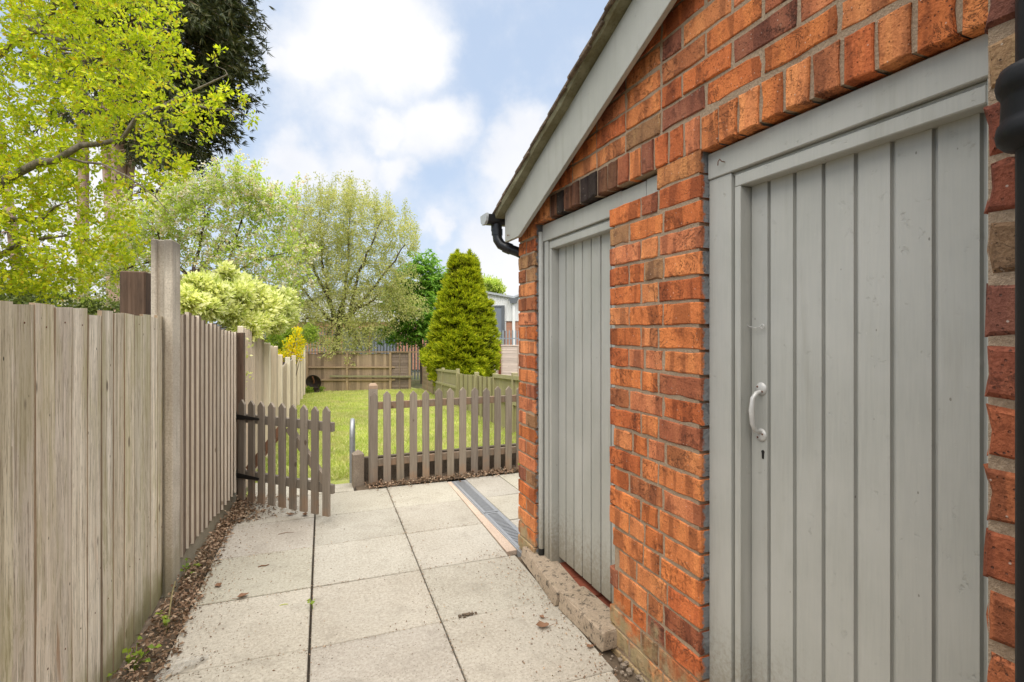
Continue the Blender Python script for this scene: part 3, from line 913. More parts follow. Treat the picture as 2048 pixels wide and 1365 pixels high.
def build_door(y_hi, seams, z0, z1, hand):
    """plank door: back ledges plus one board per seam interval; y_hi is the far (latch) edge"""
    X = 1.357
    ys = [y_hi] + seams
    d = MB()
    d.box(X + 0.022, X + 0.030, ys[-1] + 0.01, y_hi - 0.006, z0 + 0.02, z1 - 0.01)
    door = d.build('door', 'paint', out, (0, 0, 0) if False else (X, y_hi, z0))
    # rebuild relative to origin of the door
    for vtx in door.data.vertices:
        vtx.co.x -= X; vtx.co.y -= y_hi; vtx.co.z -= z0
    cache = {}
    for i in range(len(ys) - 1):
        a, b_ = ys[i + 1], ys[i]
        w = b_ - a
        m = MB()
        g = 0.0022
        # tongue-and-groove board with a V / quirk on its near edge
        zb = z0 + jit(0.004)
        prof = [(0.0, b_ - 0.0012), (0.0, a + 0.0115), (0.012, a + 0.0098), (0.012, a + 0.0012), (0.022, a + 0.0012), (0.022, b_ - 0.0012)]
        m.prism([(p[0], p[1] - (a + b_) / 2) for p in prof], 'z', 0, z1 - zb)
        k = RNG.uniform(0.94, 1.05)
        m.build('board', 'paint', door, (X + jit(0.0008), (a + b_) / 2, zb), (0, 0, 0), color=(k, k, k))
    return door

def build_frame(y_far, y_near, z_head_bot, z_head_top, horn, bead, near_visible):
    XF = 1.31
    fr = MB()
    # far jamb: outer face, quirk, inner stop
    jw = 0.10 if not bead else 0.05
    yj = y_far
    if bead: yj = y_far - 0.05
    fr.box(XF, 1.45, yj - jw, yj - 0.0005, 0.02, z_head_bot - 0.0005)
    fr.box(XF + 0.016, 1.45, yj - jw - 0.012, yj - jw, 0.02, z_head_bot - 0.0005)
    fr.box(XF + 0.003, 1.45, yj - jw - 0.036, yj - jw - 0.012, 0.02, z_head_bot - 0.0525)
    y_in = yj - jw - 0.036
    # near jamb
    fr.box(XF, 1.45, y_near + 0.0005, y_near + 0.055, 0.02, z_head_bot - 0.0005)
    o = fr.build('door_frame', 'paint', out, bevel=0.002)
    hd = MB()
    yl = y_far - (0.038 if bead else 0.0)
    hd.box(XF - 0.006, 1.45, y_near, yl, z_head_bot, z_head_top)
    hd.box(XF + 0.012, 1.45, y_near + 0.04, yl - 0.06, z_head_bot - 0.012, z_head_bot)
    hd.box(XF + 0.003, 1.45, y_near + 0.056, y_in + 0.0235, z_head_bot - 0.052, z_head_bot - 0.012)
    hd.build('lintel', 'paint', o, bevel=0.003)
    return o, y_in

def build_doors():
    # far (left) door
    frL, yi = build_frame(2.782, 1.93, 1.925, 2.024, True, True, False)
    dl = build_door(2.688, [2.636 - 0.0915 * i for i in range(8)], 0.10, 1.90, 1)
    bead = MB(); bead.tube([(1.302, 2.755, 0.045), (1.302, 2.755, 1.985)], 0.017, 12)
    bead.build('bead', 'paint', frL)
    st = MB(); st.tube([(1.302, 2.755, 0.02), (1.302, 2.755, 0.11)], 0.0185, 12)
    st.build('pipe_end', 'hinge', frL)
    hn = MB(); hn.box(1.301, 1.45, 1.645, 1.744, 1.925, 2.022); hn.build('lintel_end', 'paint', frL, bevel=0.003)
    hm = MB(); hm.box(1.304, 1.45, 1.752, 1.9295, 1.925, 2.020); hm.build('lintel_end', 'paint', frL, bevel=0.003)
    # red tile sill and near-black block put in as the shade under the far door
    sill = MB(); sill.box(1.36, 1.60, 1.975, 2.78, -0.05, 0.01); sill.build('under_door_shade', 'void', out)
    y = 2.68
    for i, L in enumerate((0.23, 0.22, 0.21)):
        me = brick_mesh(L - 0.012, 0.06, 0.11)
        mesh_obj('brick', me, 'redtile', out, (1.325 + jit(0.004), y - L / 2, 0.030 + jit(0.003)), (jit(0.03), 0, jit(0.02)))
        y -= L
    # near (right) door
    frR, yi = build_frame(1.402, 0.56, 1.925, 2.016, False, False, True)
    dr = build_door(1.262, [1.188 - 0.0916 * i for i in range(8)], 0.10, 1.90, 1)
    m = MB(); m.box(1.36, 1.6, 0.5, 1.40, -0.05, 0.06); m.build('under_door_shade', 'void', out)  # near-black block stands in for shade under the near door
    X = 1.357
    # pull handle, painted alloy, with two round roses
    h = MB()
    hy = 1.222
    pts = [(X - 0.004, hy, 1.204), (X - 0.020, hy + 0.001, 1.201), (X - 0.033, hy + 0.003, 1.185), (X - 0.037, hy + 0.004, 1.145), (X - 0.035, hy + 0.003, 1.105), (X - 0.027, hy + 0.001, 1.082), (X - 0.004, hy, 1.076)]
    h.tube([(p[0] - X, p[1] - hy, p[2] - 1.14) for p in pts], [0.0072, 0.0072, 0.0078, 0.0095, 0.0078, 0.0072, 0.0072], 12)
    for z in (1.214, 1.066):
        h.lathe([(0.0, -0.007), (0.012, -0.0065), (0.020, -0.003), (0.021, 0.0)], 18, 'x', (0, 0, z - 1.14))
    hd = h.build('handle', 'alloy', dr, (X - 0.0005, hy, 1.14))
    for (dy, dz) in ((0.010, 0.080), (-0.008, 0.066), (0.009, -0.082), (-0.009, -0.070)):
        s = MB(); s.lathe([(0, -0.008), (0.0032, -0.0075), (0.0035, -0.005)], 8, 'x')
        s.build('screw', 'rust', hd, (X - 0.0005, hy + dy, 1.14 + dz))
    kh = MB(); kh.prism([(0.006 * math.cos(t) , 0.008 + 0.006 * math.sin(t)) for t in [R(a) for a in range(-40, 221, 26)]] + [(-0.0035, -0.014), (0.0035, -0.014)], 'x', -0.0012, 0.002)
    kh.build('keyhole', 'void', dr, (X - 0.0002, 1.216, 1.005))
    # hook and eye
    hk = MB()
    hk.tube([(0, 0.012, 0.0), (-0.010, 0.004, 0.004), (-0.012, -0.008, 0.0), (-0.010, -0.03, -0.004), (-0.010, -0.048, 0.002)], 0.0013, 6)
    ring = [(-0.008, -0.052 + 0.007 * math.cos(t), 0.001 + 0.007 * math.sin(t)) for t in [2 * math.pi * i / 10 for i in range(11)]]
    hk.tube(ring, 0.0014, 6)
    hk.build('hook', 'alloy', dr, (X - 0.002, 1.262, 1.413))
    # bent nail on the lintel
    nl = MB(); nl.tube([(0, 0, 0), (-0.012, 0, 0.0), (-0.014, 0.008, 0.010), (-0.012, 0.017, 0.004), (-0.012, 0.018, -0.008)], 0.0016, 6)
    nl.build('bent_nail', 'rust', frR, (1.302, 1.322, 1.965))
    return dl, dr
build_doors()

def build_roof():
    # barge board, mounted on the verge
    y_e, z_bot = 3.09, 1.973
    XB = 1.20
    up = lambda y: 2.158 + (y_e - y) * 0.395
    lo = lambda y: 1.973 + (2.87 - y) * 0.425
    b = MB()
    b.prism([(y_e, z_bot), (2.87, z_bot), (0.0, lo(0.0)), (0.0, up(0.0)), (y_e, up(y_e))], 'x', XB, XB + 0.024)
    bb = b.build('barge_board', 'paint', out, bevel=0.002)
    nl = MB(); nl.tube([(0, 0, 0), (-0.008, 0.001, 0), (-0.010, 0.010, -0.004), (-0.009, 0.016, 0.006)], 0.002, 6)
    nl.build('bent_nail', 'rust', bb, (XB, 3.01, 2.005))
    # soffit board closing the gap to the wall, and verge blocking
    s = MB()
    s.prism([(y_e - 0.005, z_bot + 0.08), (0.0, lo(0.0) + 0.13), (0.0, up(0.0) - 0.004), (y_e - 0.005, up(y_e) - 0.004)], 'x', XB + 0.026, HX + 0.02)
    s.build('soffit', 'post_dark', out)
    # undercloak and bedded verge
    XU = 1.142
    u = MB(); n = 24; vs = []; fs = []
    base = lambda y: up(y) + 0.003
    for i in range(n + 1):
        y = 3.14 - 3.14 * i / n
        wob = 0.006 * math.sin(i * 1.7) + jit(0.004) - (0.010 if i < 3 else 0) + (0.006 if 8 < i < 14 else 0)
        t = 0.030 + jit(0.004)
        vs += [(XU + 0.012 + jit(0.004), y, base(y) + wob), (1.50, y, base(y) + wob), (1.50, y, base(y) + t + wob), (XU + 0.002 + jit(0.005), y, base(y) + t + wob)]
    for i in range(n):
        for k in range(4): fs.append((i * 4 + k, i * 4 + (k + 1) % 4, (i + 1) * 4 + (k + 1) % 4, (i + 1) * 4 + k))
    fs += [(0, 1, 2, 3), (n * 4 + 3, n * 4 + 2, n * 4 + 1, n * 4)]
    u.add(vs, fs)
    u.build('verge', 'undercloak', out)
    # plain tiles: individual courses at the verge, the rest of the slope one sheet of tile courses
    roof = MB()
    roof.prism([(3.17, base(3.14) + 0.028), (0.0, base(0.0) + 0.036), (0.0, base(0.0) + 0.055), (3.17, base(3.14) + 0.046)], 'x', 1.33, 3.75)
    roof.prism([(0.0, base(0.0) + 0.04), (-2.8, base(2.8) + 0.04), (-2.8, base(2.8) + 0.06), (0.0, base(0.0) + 0.06)], 'x', 1.33, 3.75)
    ro = roof.build('roof', 'roof', out)
    sl = math.atan(0.395)
    i = 0; y = 3.20
    while y > 0.05:
        for c in range(2):
            t = MB()
            vs = []; L = 0.20
            t.box(0, 0.165, -L, 0.0, 0.0, 0.016)
            x0 = XU - 0.006 + jit(0.006) + c * 0.168
            t.build('tile', 'roof', ro, (x0, y + jit(0.004), base(y) + 0.030 + 0.004 * c + jit(0.004)), (-sl + 0.055 + jit(0.02), jit(0.02), jit(0.02)), bevel=0.003)
        y -= 0.108; i += 1
    # gutter seen end-on, and its swan-neck downpipe
    g = MB()
    prof = [(-0.055, 0.0), (-0.055, -0.018), (-0.046, -0.045), (-0.024, -0.062), (0.024, -0.062), (0.046, -0.045), (0.055, -0.018), (0.055, 0.0)]
    g.prism(prof, 'x', -0.05, 2.4)
    g.lathe([(0.036, -0.055), (0.036, -0.10)], 16, 'z', (0.03, 0, 0))
    go = g.build('gutter', 'pvc', out, (1.15, 3.195, 2.162), bevel=0.002)
    ec = MB(); ec.prism([(p[0] * 1.1, p[1] * 1.08 + 0.003) for p in prof], 'x', -0.062, -0.046)
    ec.build('end_cap', 'cladroof', go, (1.15, 3.195, 2.162))
    d = MB()
    pts = [(1.185, 3.195, 2.11), (1.185, 3.195, 2.045), (1.188, 3.190, 2.005), (1.205, 3.175, 1.97), (1.245, 3.15, 1.945), (1.30, 3.115, 1.92), (1.33, 3.10, 1.90), (1.34, 3.085, 1.86), (1.345, 3.08, 1.80), (1.345, 3.08, 0.05)]
    d.tube(pts, 0.033, 14)
    do = d.build('downpipe', 'pvc', out)
    for (a, b_) in (((1.185, 3.195, 2.075), (1.185, 3.195, 2.035)), ((1.225, 3.163, 1.957), (1.262, 3.140, 1.938))):
        c = MB(); c.tube([a, b_], 0.0375, 14); c.build('collar', 'pvc', do)
build_roof()

# ------------------------------------------------------------------ corner of the house with its iron downpipe
def build_house():
    X = 1.02
    ho = thing('brick_house', 'corner of a dark red brick house beside the near door, at the right edge', 'house', (X, 0.48, 0))
    m = MB(); m.box(X + 0.0065, 4.5, -3.0, 0.480, -0.1, 4.6); m.build('wall', 'mortar', ho)
    cs = 0.0985
    for k in range(46):
        z = 0.004 + cs * (k + 0.5)
        lens = [0.225, 0.112, 0.225] if k % 2 else [0.112, 0.225, 0.225]
        y = 0.4905 + jit(0.004)
        for L in lens:
            me = brick_mesh(L - 0.014, cs - 0.016, 0.10, 0.009, 0.005)
            c = RNG.choice([(0.34, 0.10, 0.045), (0.26, 0.08, 0.045), (0.40, 0.13, 0.055), (0.34, 0.21, 0.11), (0.20, 0.075, 0.05)])
            mesh_obj('brick', me, 'brick', ho, (X + jit(0.0015), y - L / 2, z), (jit(0.01), jit(0.008), jit(0.008)), c)
            y -= L
    p = MB()
    px, py = 0.953, 0.374
    p.tube([(px, py, 0.1), (px, py, 4.4)], 0.037, 20)
    po = p.build('downpipe', 'iron', ho)
    c = MB()
    c.lathe([(0.037, 1.655), (0.050, 1.66), (0.057, 1.668), (0.0585, 1.678), (0.057, 1.690), (0.053, 1.696), (0.053, 1.70), (0.052, 1.725), (0.053, 1.732), (0.057, 1.738), (0.0585, 1.748), (0.057, 1.760), (0.054, 1.768), (0.037, 1.772)], 28, 'z', (px, py, 0))
    c.build('collar', 'iron', po)
    c = MB(); c.box(px + 0.03, X + 0.03, py - 0.05, py + 0.05, 1.70, 1.73); c.build('bracket', 'iron', po)
build_house()

# ------------------------------------------------------------------ kerb blocks and drain
def build_blocks():
    def block(label, a, b_, w, h, tilt):
        a = Vector(a); b_ = Vector(b_)
        L = (b_ - a).length
        m = MB()
        n = 8; rows = []
        m.box(0, w, 0, L, 0, h)
        me = m.mesh(0.006, 1)
        for v in me.vertices:
            v.co += Vector((jit(0.004), jit(0.005), jit(0.003)))
            if v.co.z > h * 0.5: v.co.x += 0.012 if v.co.x < w / 2 else 0
        d = (b_ - a).normalized()
        o = mesh_obj('kerb_block', me, 'kerb', None, (a.x, a.y, 0.0), (0, tilt, math.atan2(-d.x, d.y)))
        tag(o, label, 'kerb block', 'old concrete blocks below the far door')
    block('weathered concrete kerb block below the far door, nearer the drain', (1.172, 2.325), (1.226, 2.90), 0.155, 0.074, 0.03)
    block('weathered concrete kerb block nearest the camera, beside the brick pillar foot', (1.196, 1.912), (1.178, 2.302), 0.158, 0.084, -0.015)
build_blocks()

def build_drain():
    dr = thing('drain_channel', 'grey slotted drainage channel let into the paving near the outhouse corner', 'drain', (1.32, 3.7, 0))
    a = R(-0.35)
    m = MB()
    y0, y1 = 2.93, 4.60
    m.box(1.256, 1.266, y0, y1, -0.08, 0.005); m.box(1.386, 1.396, y0, y1, -0.08, 0.005); m.box(1.256, 1.396, y0, y1, -0.09, -0.075)
    m.build('channel', 'galv', dr)
    v = MB(); v.box(1.266, 1.386, y0, y1, -0.074, -0.07); v.build('channel_shade', 'void', dr)  # near-black sheet: shade inside the channel put into colour
    for (ya, yb, dz) in ((2.94, 3.700, 0.0), (3.712, 4.595, 0.001)):
        g = MB()
        zt = 0.006 + dz
        g.box(1.2675, 1.288, ya, yb, -0.014, zt); g.box(1.3645, 1.3845, ya, yb, -0.014, zt)
        g.box(1.288, 1.3645, ya, ya + 0.02, -0.0145, zt - 0.0005); g.box(1.288, 1.3645, yb - 0.02, yb, -0.0145, zt - 0.0005)
        y = ya + 0.034
        while y < yb - 0.03:
            g.box(1.288, 1.3645, y - 0.0065, y + 0.0065, -0.012, zt - 0.001)
            y += 0.0245
        g.build('grate', 'galv', dr)
build_drain()

# ------------------------------------------------------------------ left boundary fences
def board_mesh(w, h, t_thin, t_thick, thick_at, top_j=0.004, edge_slot=True, warp=0.0):
    """feather-edge board, local origin at its foot; face towards +x; y along the fence"""
    m = MB()
    a, b_ = -w / 2, w / 2
    tl, tr = (t_thick, t_thin) if thick_at == 'near' else (t_thin, t_thick)
    nz = 5
    ring = []
    for i in range(nz + 1):
        z = h * i / nz
        d0 = [jit(top_j) for _ in range(2)] if i == nz else [0, 0]
        wx = warp * math.sin(math.pi * i / nz) + jit(0.001)
        ring.append([(wx, a, z + d0[0]), (tl + wx, a, z + d0[0]), (tr + wx, b_, z + d0[1]), (wx, b_, z + d0[1])])
    vs = [p for r in ring for p in r]
    fs = []; mi = []
    for i in range(nz):
        for k in range(4):
            fs.append((i * 4 + k, i * 4 + (k + 1) % 4, (i + 1) * 4 + (k + 1) % 4, (i + 1) * 4 + k))
            mi.append(1 if (edge_slot and ((k == 0 and thick_at == 'near') or (k == 2 and thick_at != 'near'))) else 0)
    fs += [(3, 2, 1, 0), tuple(nz * 4 + k for k in range(4))]; mi += [0, 0]
    o = len(m.v)
    m.v = vs; m.f = fs; m.mi = mi; m.sm = [False] * len(fs)
    return m.mesh()

def build_near_panel():
    # silver-grey close-board panel in front
    y0, y1 = -1.4, 3.25
    t = thing('timber_fence', 'weathered silver grey close-board fence panel with pale scuffs, nearest on the left', 'fence', (-0.72, 1.7, 0))
    line = lambda y: -0.752 + (y - 1.7) * 0.024
    ang = math.atan(0.024)
    y = y1; i = 0
    P = 0.1215
    heads = MB()
    while y > y0:
        yc = y - P / 2
        me = board_mesh(0.1265 if i not in (6, 7) else 0.1205, 1.472 + jit(0.007), 0.012, 0.0145, 'near', 0.006, True, 0.003 * jit(1))
        k = RNG.uniform(0.92, 1.12)
        me.materials.append(M['old_board']); me.materials.append(M['fence_dark'])
        rx, dy = jit(0.003), 0.0
        if i == 6: rx, dy = 0.0085, 0.012
        if i == 7: rx, dy = -0.005, -0.006
        xx = line(yc) + RNG.choice((0.0, 0.0015, 0.003))
        mesh_obj('board', me, None, t, (xx, yc + dy, jit(0.01)), (rx, 0, -ang), (k, k * RNG.uniform(0.97, 1.0), k * RNG.uniform(0.9, 1.0)))
        for zz in (1.42, 0.36):
            if RNG.random() < 0.6:
                for q in (0.0,):
                    heads.lathe([(0.0, 0.0015), (0.003, 0.001), (0.0034, 0.0)], 6, 'x', (xx + 0.0155, yc + q + jit(0.008), zz + jit(0.012)))
        y -= P; i += 1
    bk = MB(); bk.box(-0.012, -0.002, -0.07, 0.07, 0.0, 1.40)  # dark board added behind the opened gap so it looks shaded
    bk.build('gap_shade_board', 'post_dark', t, (line(2.40) - 0.001, 2.40, 0), (0, 0, -ang), color=(0.5, 0.5, 0.5))
    heads.build('nail_heads', 'rust', t)
    for z in (0.3, 1.1):
        r = MB(); r.box(-0.07, -0.004, y0, y1, z, z + 0.08)
        r.build('rail', 'fence_dark', t, (-0.765, 0, 0), color=(1, 1, 1))
    # concrete fence post
    p = MB()
    out_ = [(0.0, 0.0), (0.0, 0.145), (-0.10, 0.145), (-0.10, 0.10), (-0.075, 0.10), (-0.075, 0.045), (-0.10, 0.045), (-0.10, 0.0), (-0.076, 0.0), (-0.070, 0.026), (-0.044, 0.026), (-0.038, 0.0)]
    p.prism(out_, 'z', -0.05, 1.885)
    me = p.mesh(0.005)
    o = mesh_obj('fence_post', me, 'post_concrete', None, (-0.652, 3.20, 0), (0, 0, R(-3)))
    tag(o, 'tall pale concrete fence post with a slotted face, between the two near fence panels', 'fence post')
    p = MB(); p.box(0, 0.12, 0, 0.12, -0.05, 1.725)
    o = mesh_obj('timber_post', p.mesh(0.006), 'post_dark', None, (-0.93, 3.36, 0), (0, 0, R(-4)), (1, 1, 1))
    tag(o, 'dark brown timber post stump rising behind the grey fence panel', 'fence post')
build_near_panel()

def build_second_panel():
    t = thing('timber_fence', 'brown feather-edge fence panel with pale board edges, between concrete post and gate', 'fence', (-0.66, 3.4, 0))
    A = Vector((-0.668, 3.35)); B = Vector((-0.512, 4.735))
    d = (B - A); L = d.length; d.normalize()
    ang = math.atan2(-d.x, d.y)
    n = 15; P = L / n
    for i in range(n):
        c = A + d * (P * (i + 0.5))
        top = 1.515 - 0.135 * (i + 0.5) / n
        me = board_mesh(P * 1.12, top - 0.10 + jit(0.008), 0.006, 0.022, 'near', 0.006, True)
        me.materials.append(M['fence_brown']); me.materials.append(M['fence_edge'])
        k = RNG.uniform(0.8, 1.15)
        mesh_obj('board', me, None, t, (c.x - 0.012, c.y, 0.10 + jit(0.012)), (jit(0.004), 0, ang), (k, k, k))
    g = MB(); g.box(-0.03, 0.004, 0.0, L, -0.03, 0.115)
    g.build('gravel_board', 'post_concrete', t, (A.x - 0.012, A.y, 0), (0, 0, ang), bevel=0.004)
    for z in (0.35, 1.05):
        r = MB(); r.box(-0.06, -0.002, 0, L, z, z + 0.07)
        r.build('rail', 'fence_dark', t, (A.x - 0.012, A.y, 0), (0, 0, ang), color=(1, 1, 1))
    p = MB(); p.box(0, 0.085, 0, 0.09, -0.05, 1.385)
    o = p.build('gate_post', 'post_dark', None, (-0.555, 4.745, 0), (0, 0, R(-3)), bevel=0.004, color=(1, 1, 1))
    tag(o, 'dark brown timber post carrying the hinges of the open picket gate', 'gate post')
build_second_panel()

def build_far_left_fence():
    t = thing('timber_fence', 'long pale board fence stepping down along the left side of the lawn', 'fence', (-0.5, 4.85, 0))
    posts = [4.86, 6.70, 8.62, 10.62, 12.75, 14.9, 17.1, 19.4, 21.6]
    tops = [1.43, 1.225, 1.00, 0.865, 0.80, 0.78, 0.80, 0.83]
    ends = [1.335, 1.16, 0.80, 0.76, 0.74, 0.70, 0.70, 0.66]
    sd = math.atan(0.0308)
    for b_ in range(8):
        y0, y1 = posts[b_], posts[b_ + 1]
        n = 14 if b_ < 3 else 10
        P = (y1 - y0 - 0.08) / n
        if b_ < 2:
            for i in range(n):
                yc = y0 + 0.08 + P * (i + 0.5)
                u = (i + 0.5) / n
                top = tops[b_] + (ends[b_] - tops[b_]) * u
                zb = terr(yc)
                me = board_mesh(P * 1.12, top - zb + jit(0.008), 0.007, 0.02, 'near', 0.008, True)
                me.materials.append(M['fence_pale']); me.materials.append(M['fence_edge'])
                k = RNG.uniform(0.72, 1.02)
                mesh_obj('board', me, None, t, (LF(yc) - 0.012, yc, zb), (jit(0.004), 0, -sd), (k, k * 0.97, k * 0.94))
        else:
            m = MB()
            for i in range(n):
                yc = y0 + 0.08 + P * (i + 0.5)
                top = max(ends[b_] + jit(0.012), terr(yc) + 0.5)
                zb = terr(yc)
                x = LF(yc) - 0.012
                m.add([(x, yc - P * .55, zb), (x + 0.02, yc - P * .55, zb), (x + 0.008, yc + P * .55, zb), (x, yc + P * .55, zb),
                       (x, yc - P * .55, top), (x + 0.02, yc - P * .55, top), (x + 0.008, yc + P * .55, top + jit(0.01)), (x, yc + P * .55, top)],
                      [(0, 3, 2, 1), (4, 5, 6, 7), (0, 1, 5, 4), (1, 2, 6, 5), (2, 3, 7, 6), (3, 0, 4, 7)])
            k = [0.85, 0.82, 0.95, 0.9, 0.85, 0.9][b_ - 2]
            m.build('board_panel', 'fence_pale', t, color=(k, k, k))
        # post with its pale face turned to the lawn
        p = MB(); p.box(-0.03, 0.055 if b_ else 0.012, 0.0, 0.085 if b_ else 0.04, terr(y0) - 0.05, (tops[b_] + (0.0 if b_ else -0.02)) + 0.03)
        p.build('post', 'fence_edge', t, (LF(y0), y0, 0), (0, 0, -sd), bevel=0.004, color=(1.1, 1.08, 1.04))
build_far_left_fence()

# ------------------------------------------------------------------ picket gate and picket fence
def picket_mesh(w, h, t):
    m = MB()
    m.prism([(-w / 2, 0), (w / 2, 0), (w / 2, h - w * 0.55), (0, h), (-w / 2, h - w * 0.55)], 'y', -t / 2, t / 2)
    return m.mesh(0.002)

def build_gate():
    A = Vector((-0.463, 4.655, 0)); B = Vector((0.166, 3.99, 0))
    d = (B - A); L = d.length; ang = math.atan2(d.y, d.x)
    g = thing('picket_gate', 'brown picket gate standing open, hinged on the dark post', 'gate', A)
    g.rotation_euler = (0, 0, ang)
    n = 9; P = (L - 0.02) / (n - 1)
    me = picket_mesh(0.068, 0.80, 0.019)
    for i in range(n):
        me = picket_mesh(0.066 + jit(0.002), 0.80 + jit(0.004), 0.019)
        k = RNG.uniform(0.85, 1.15)
        mesh_obj('picket', me, 'picket', g, (0.012 + P * i, -0.0215, 0.045), (0, jit(0.006), 0), (k, k, k), local=True)
    for z in (0.205, 0.66):
        r = MB(); r.box(-0.03, L + 0.035, -0.010, 0.022, z, z + 0.068)
        o = r.build('rail', 'picket', g, (0, 0, 0), bevel=0.003, color=(0.95, 0.95, 0.95), local=True)
    def brace(p, q, c, nm='brace'):
        p = Vector(p); q = Vector(q); w = 0.03
        dd = (q - p).normalized(); nn = Vector((-dd.z, 0, dd.x)) * w
        m = MB()
        m.prism([((p + nn).x, (p + nn).z), ((q + nn).x, (q + nn).z), ((q - nn).x, (q - nn).z), ((p - nn).x, (p - nn).z)], 'y', -0.0095, 0.0215)
        m.build(nm, 'picket', g, (0, 0, 0), color=c, local=True)
    brace((0.06, 0, 0.28), (0.44, 0, 0.655), (1.3, 0.8, 0.6))
    brace((0.50, 0, 0.655), (0.885, 0, 0.27), (1.15, 1.1, 1.05))
    for z in (0.236, 0.706):
        h = MB()
        h.prism([(-0.05, z - 0.022), (0.02, z - 0.018), (0.215, z - 0.009), (0.225, z), (0.215, z + 0.009), (0.02, z + 0.018), (-0.05, z + 0.022)], 'y', -0.036, -0.0315)
        h.tube([(-0.05, -0.030, z - 0.04), (-0.05, -0.030, z + 0.04)], 0.011, 10)
        h.build('hinge', 'hinge', g, (0, 0, 0), local=True)
build_gate()

def build_picket_fence():
    f = thing('picket_fence', 'low brown picket fence closing the patio off from the lawn', 'fence', (0.57, 4.75, 0))
    xs = [0.573 + 0.1185 * i for i in range(16)]
    for i, x in enumerate(xs):
        me = picket_mesh(0.067 + jit(0.002), 0.838 + jit(0.006), 0.019)
        k = RNG.uniform(0.92, 1.3)
        mesh_obj('picket', me, 'picket', f, (x, 4.735, 0.014 + jit(0.004)), (0, jit(0.007), 0), (k, k * 0.98, k * RNG.uniform(0.92, 1.0)))
    for z in (0.172, 0.688):
        r = MB(); r.box(-0.01, 1.9, -0.016, 0.018, 0, 0.065)
        r.build('rail', 'picket', f, (0.62, 4.7655, z), bevel=0.003, color=(1.05, 1.0, 0.95))
    p = MB()
    p.box(-0.0375, 0.0375, -0.0375, 0.0375, 0, 0.875)
    p2 = MB(); p2.add([(-.037, -.037, 0), (.037, -.037, 0), (.037, .037, 0), (-.037, .037, 0), (-.037, -.037, .028), (.037, -.037, .028), (.037, .037, .028), (-.037, .037, .028), (-.024, -.024, .046), (.024, -.024, .046), (.024, .024, .046), (-.024, .024, .046)],
                      [(0, 1, 5, 4), (1, 2, 6, 5), (2, 3, 7, 6), (3, 0, 4, 7), (4, 5, 9, 8), (5, 6, 10, 9), (6, 7, 11, 10), (7, 4, 8, 11), (8, 9, 10, 11), (0, 3, 2, 1)])
    po = p.build('post', 'picket', f, (0.573, 4.785, 0.0), bevel=0.003, color=(1.25, 1.25, 1.25))
    p2.build('post_cap', 'picket', po, (0.573, 4.785, 0.876), color=(1.35, 1.35, 1.35))
    # concrete edging board and stub post behind the pickets
    e = thing('edging_board', 'dark stained concrete edging board low behind the picket fence', 'edging', (0.5, 4.9, 0))
    b_ = MB(); b_.box(0.50, 2.75, 4.90, 4.945, -0.1, 0.228); b_.build('board', 'gravelboard', e, bevel=0.005)
    s = MB(); s.box(-0.048, 0.048, -0.048, 0.048, -0.05, 0.285)
    s.add([(-.048, -.048, .285), (.048, -.048, .285), (.048, .048, .285), (-.048, .048, .285), (0, 0, .325)], [(0, 1, 4), (1, 2, 4), (2, 3, 4), (3, 0, 4)])
    o = s.build('stub_post', 'stub', None, (0.445, 4.83, 0), (0, 0, R(4)), bevel=0.003)
    tag(o, 'short concrete stub post with a worn brown top beside the gateway', 'post')
    # galvanised hoop at the step
    h = MB()
    pts = [(0.402, 4.95, -0.05), (0.402, 4.95, 0.42)]
    for i in range(9):
        a = math.pi * i / 8
        pts.append((0.418 - 0.016 * math.cos(a), 5.08 - 0.13 * math.cos(a), 0.42 + 0.13 * math.sin(a)))
    pts.append((0.434, 5.21, -0.06))
    h.tube(pts, 0.021, 14)
    o = h.build('hoop_rail', 'galv')
    tag(o, 'short galvanised steel hoop rail at the edge of the lawn by the gateway', 'rail')
build_picket_fence()

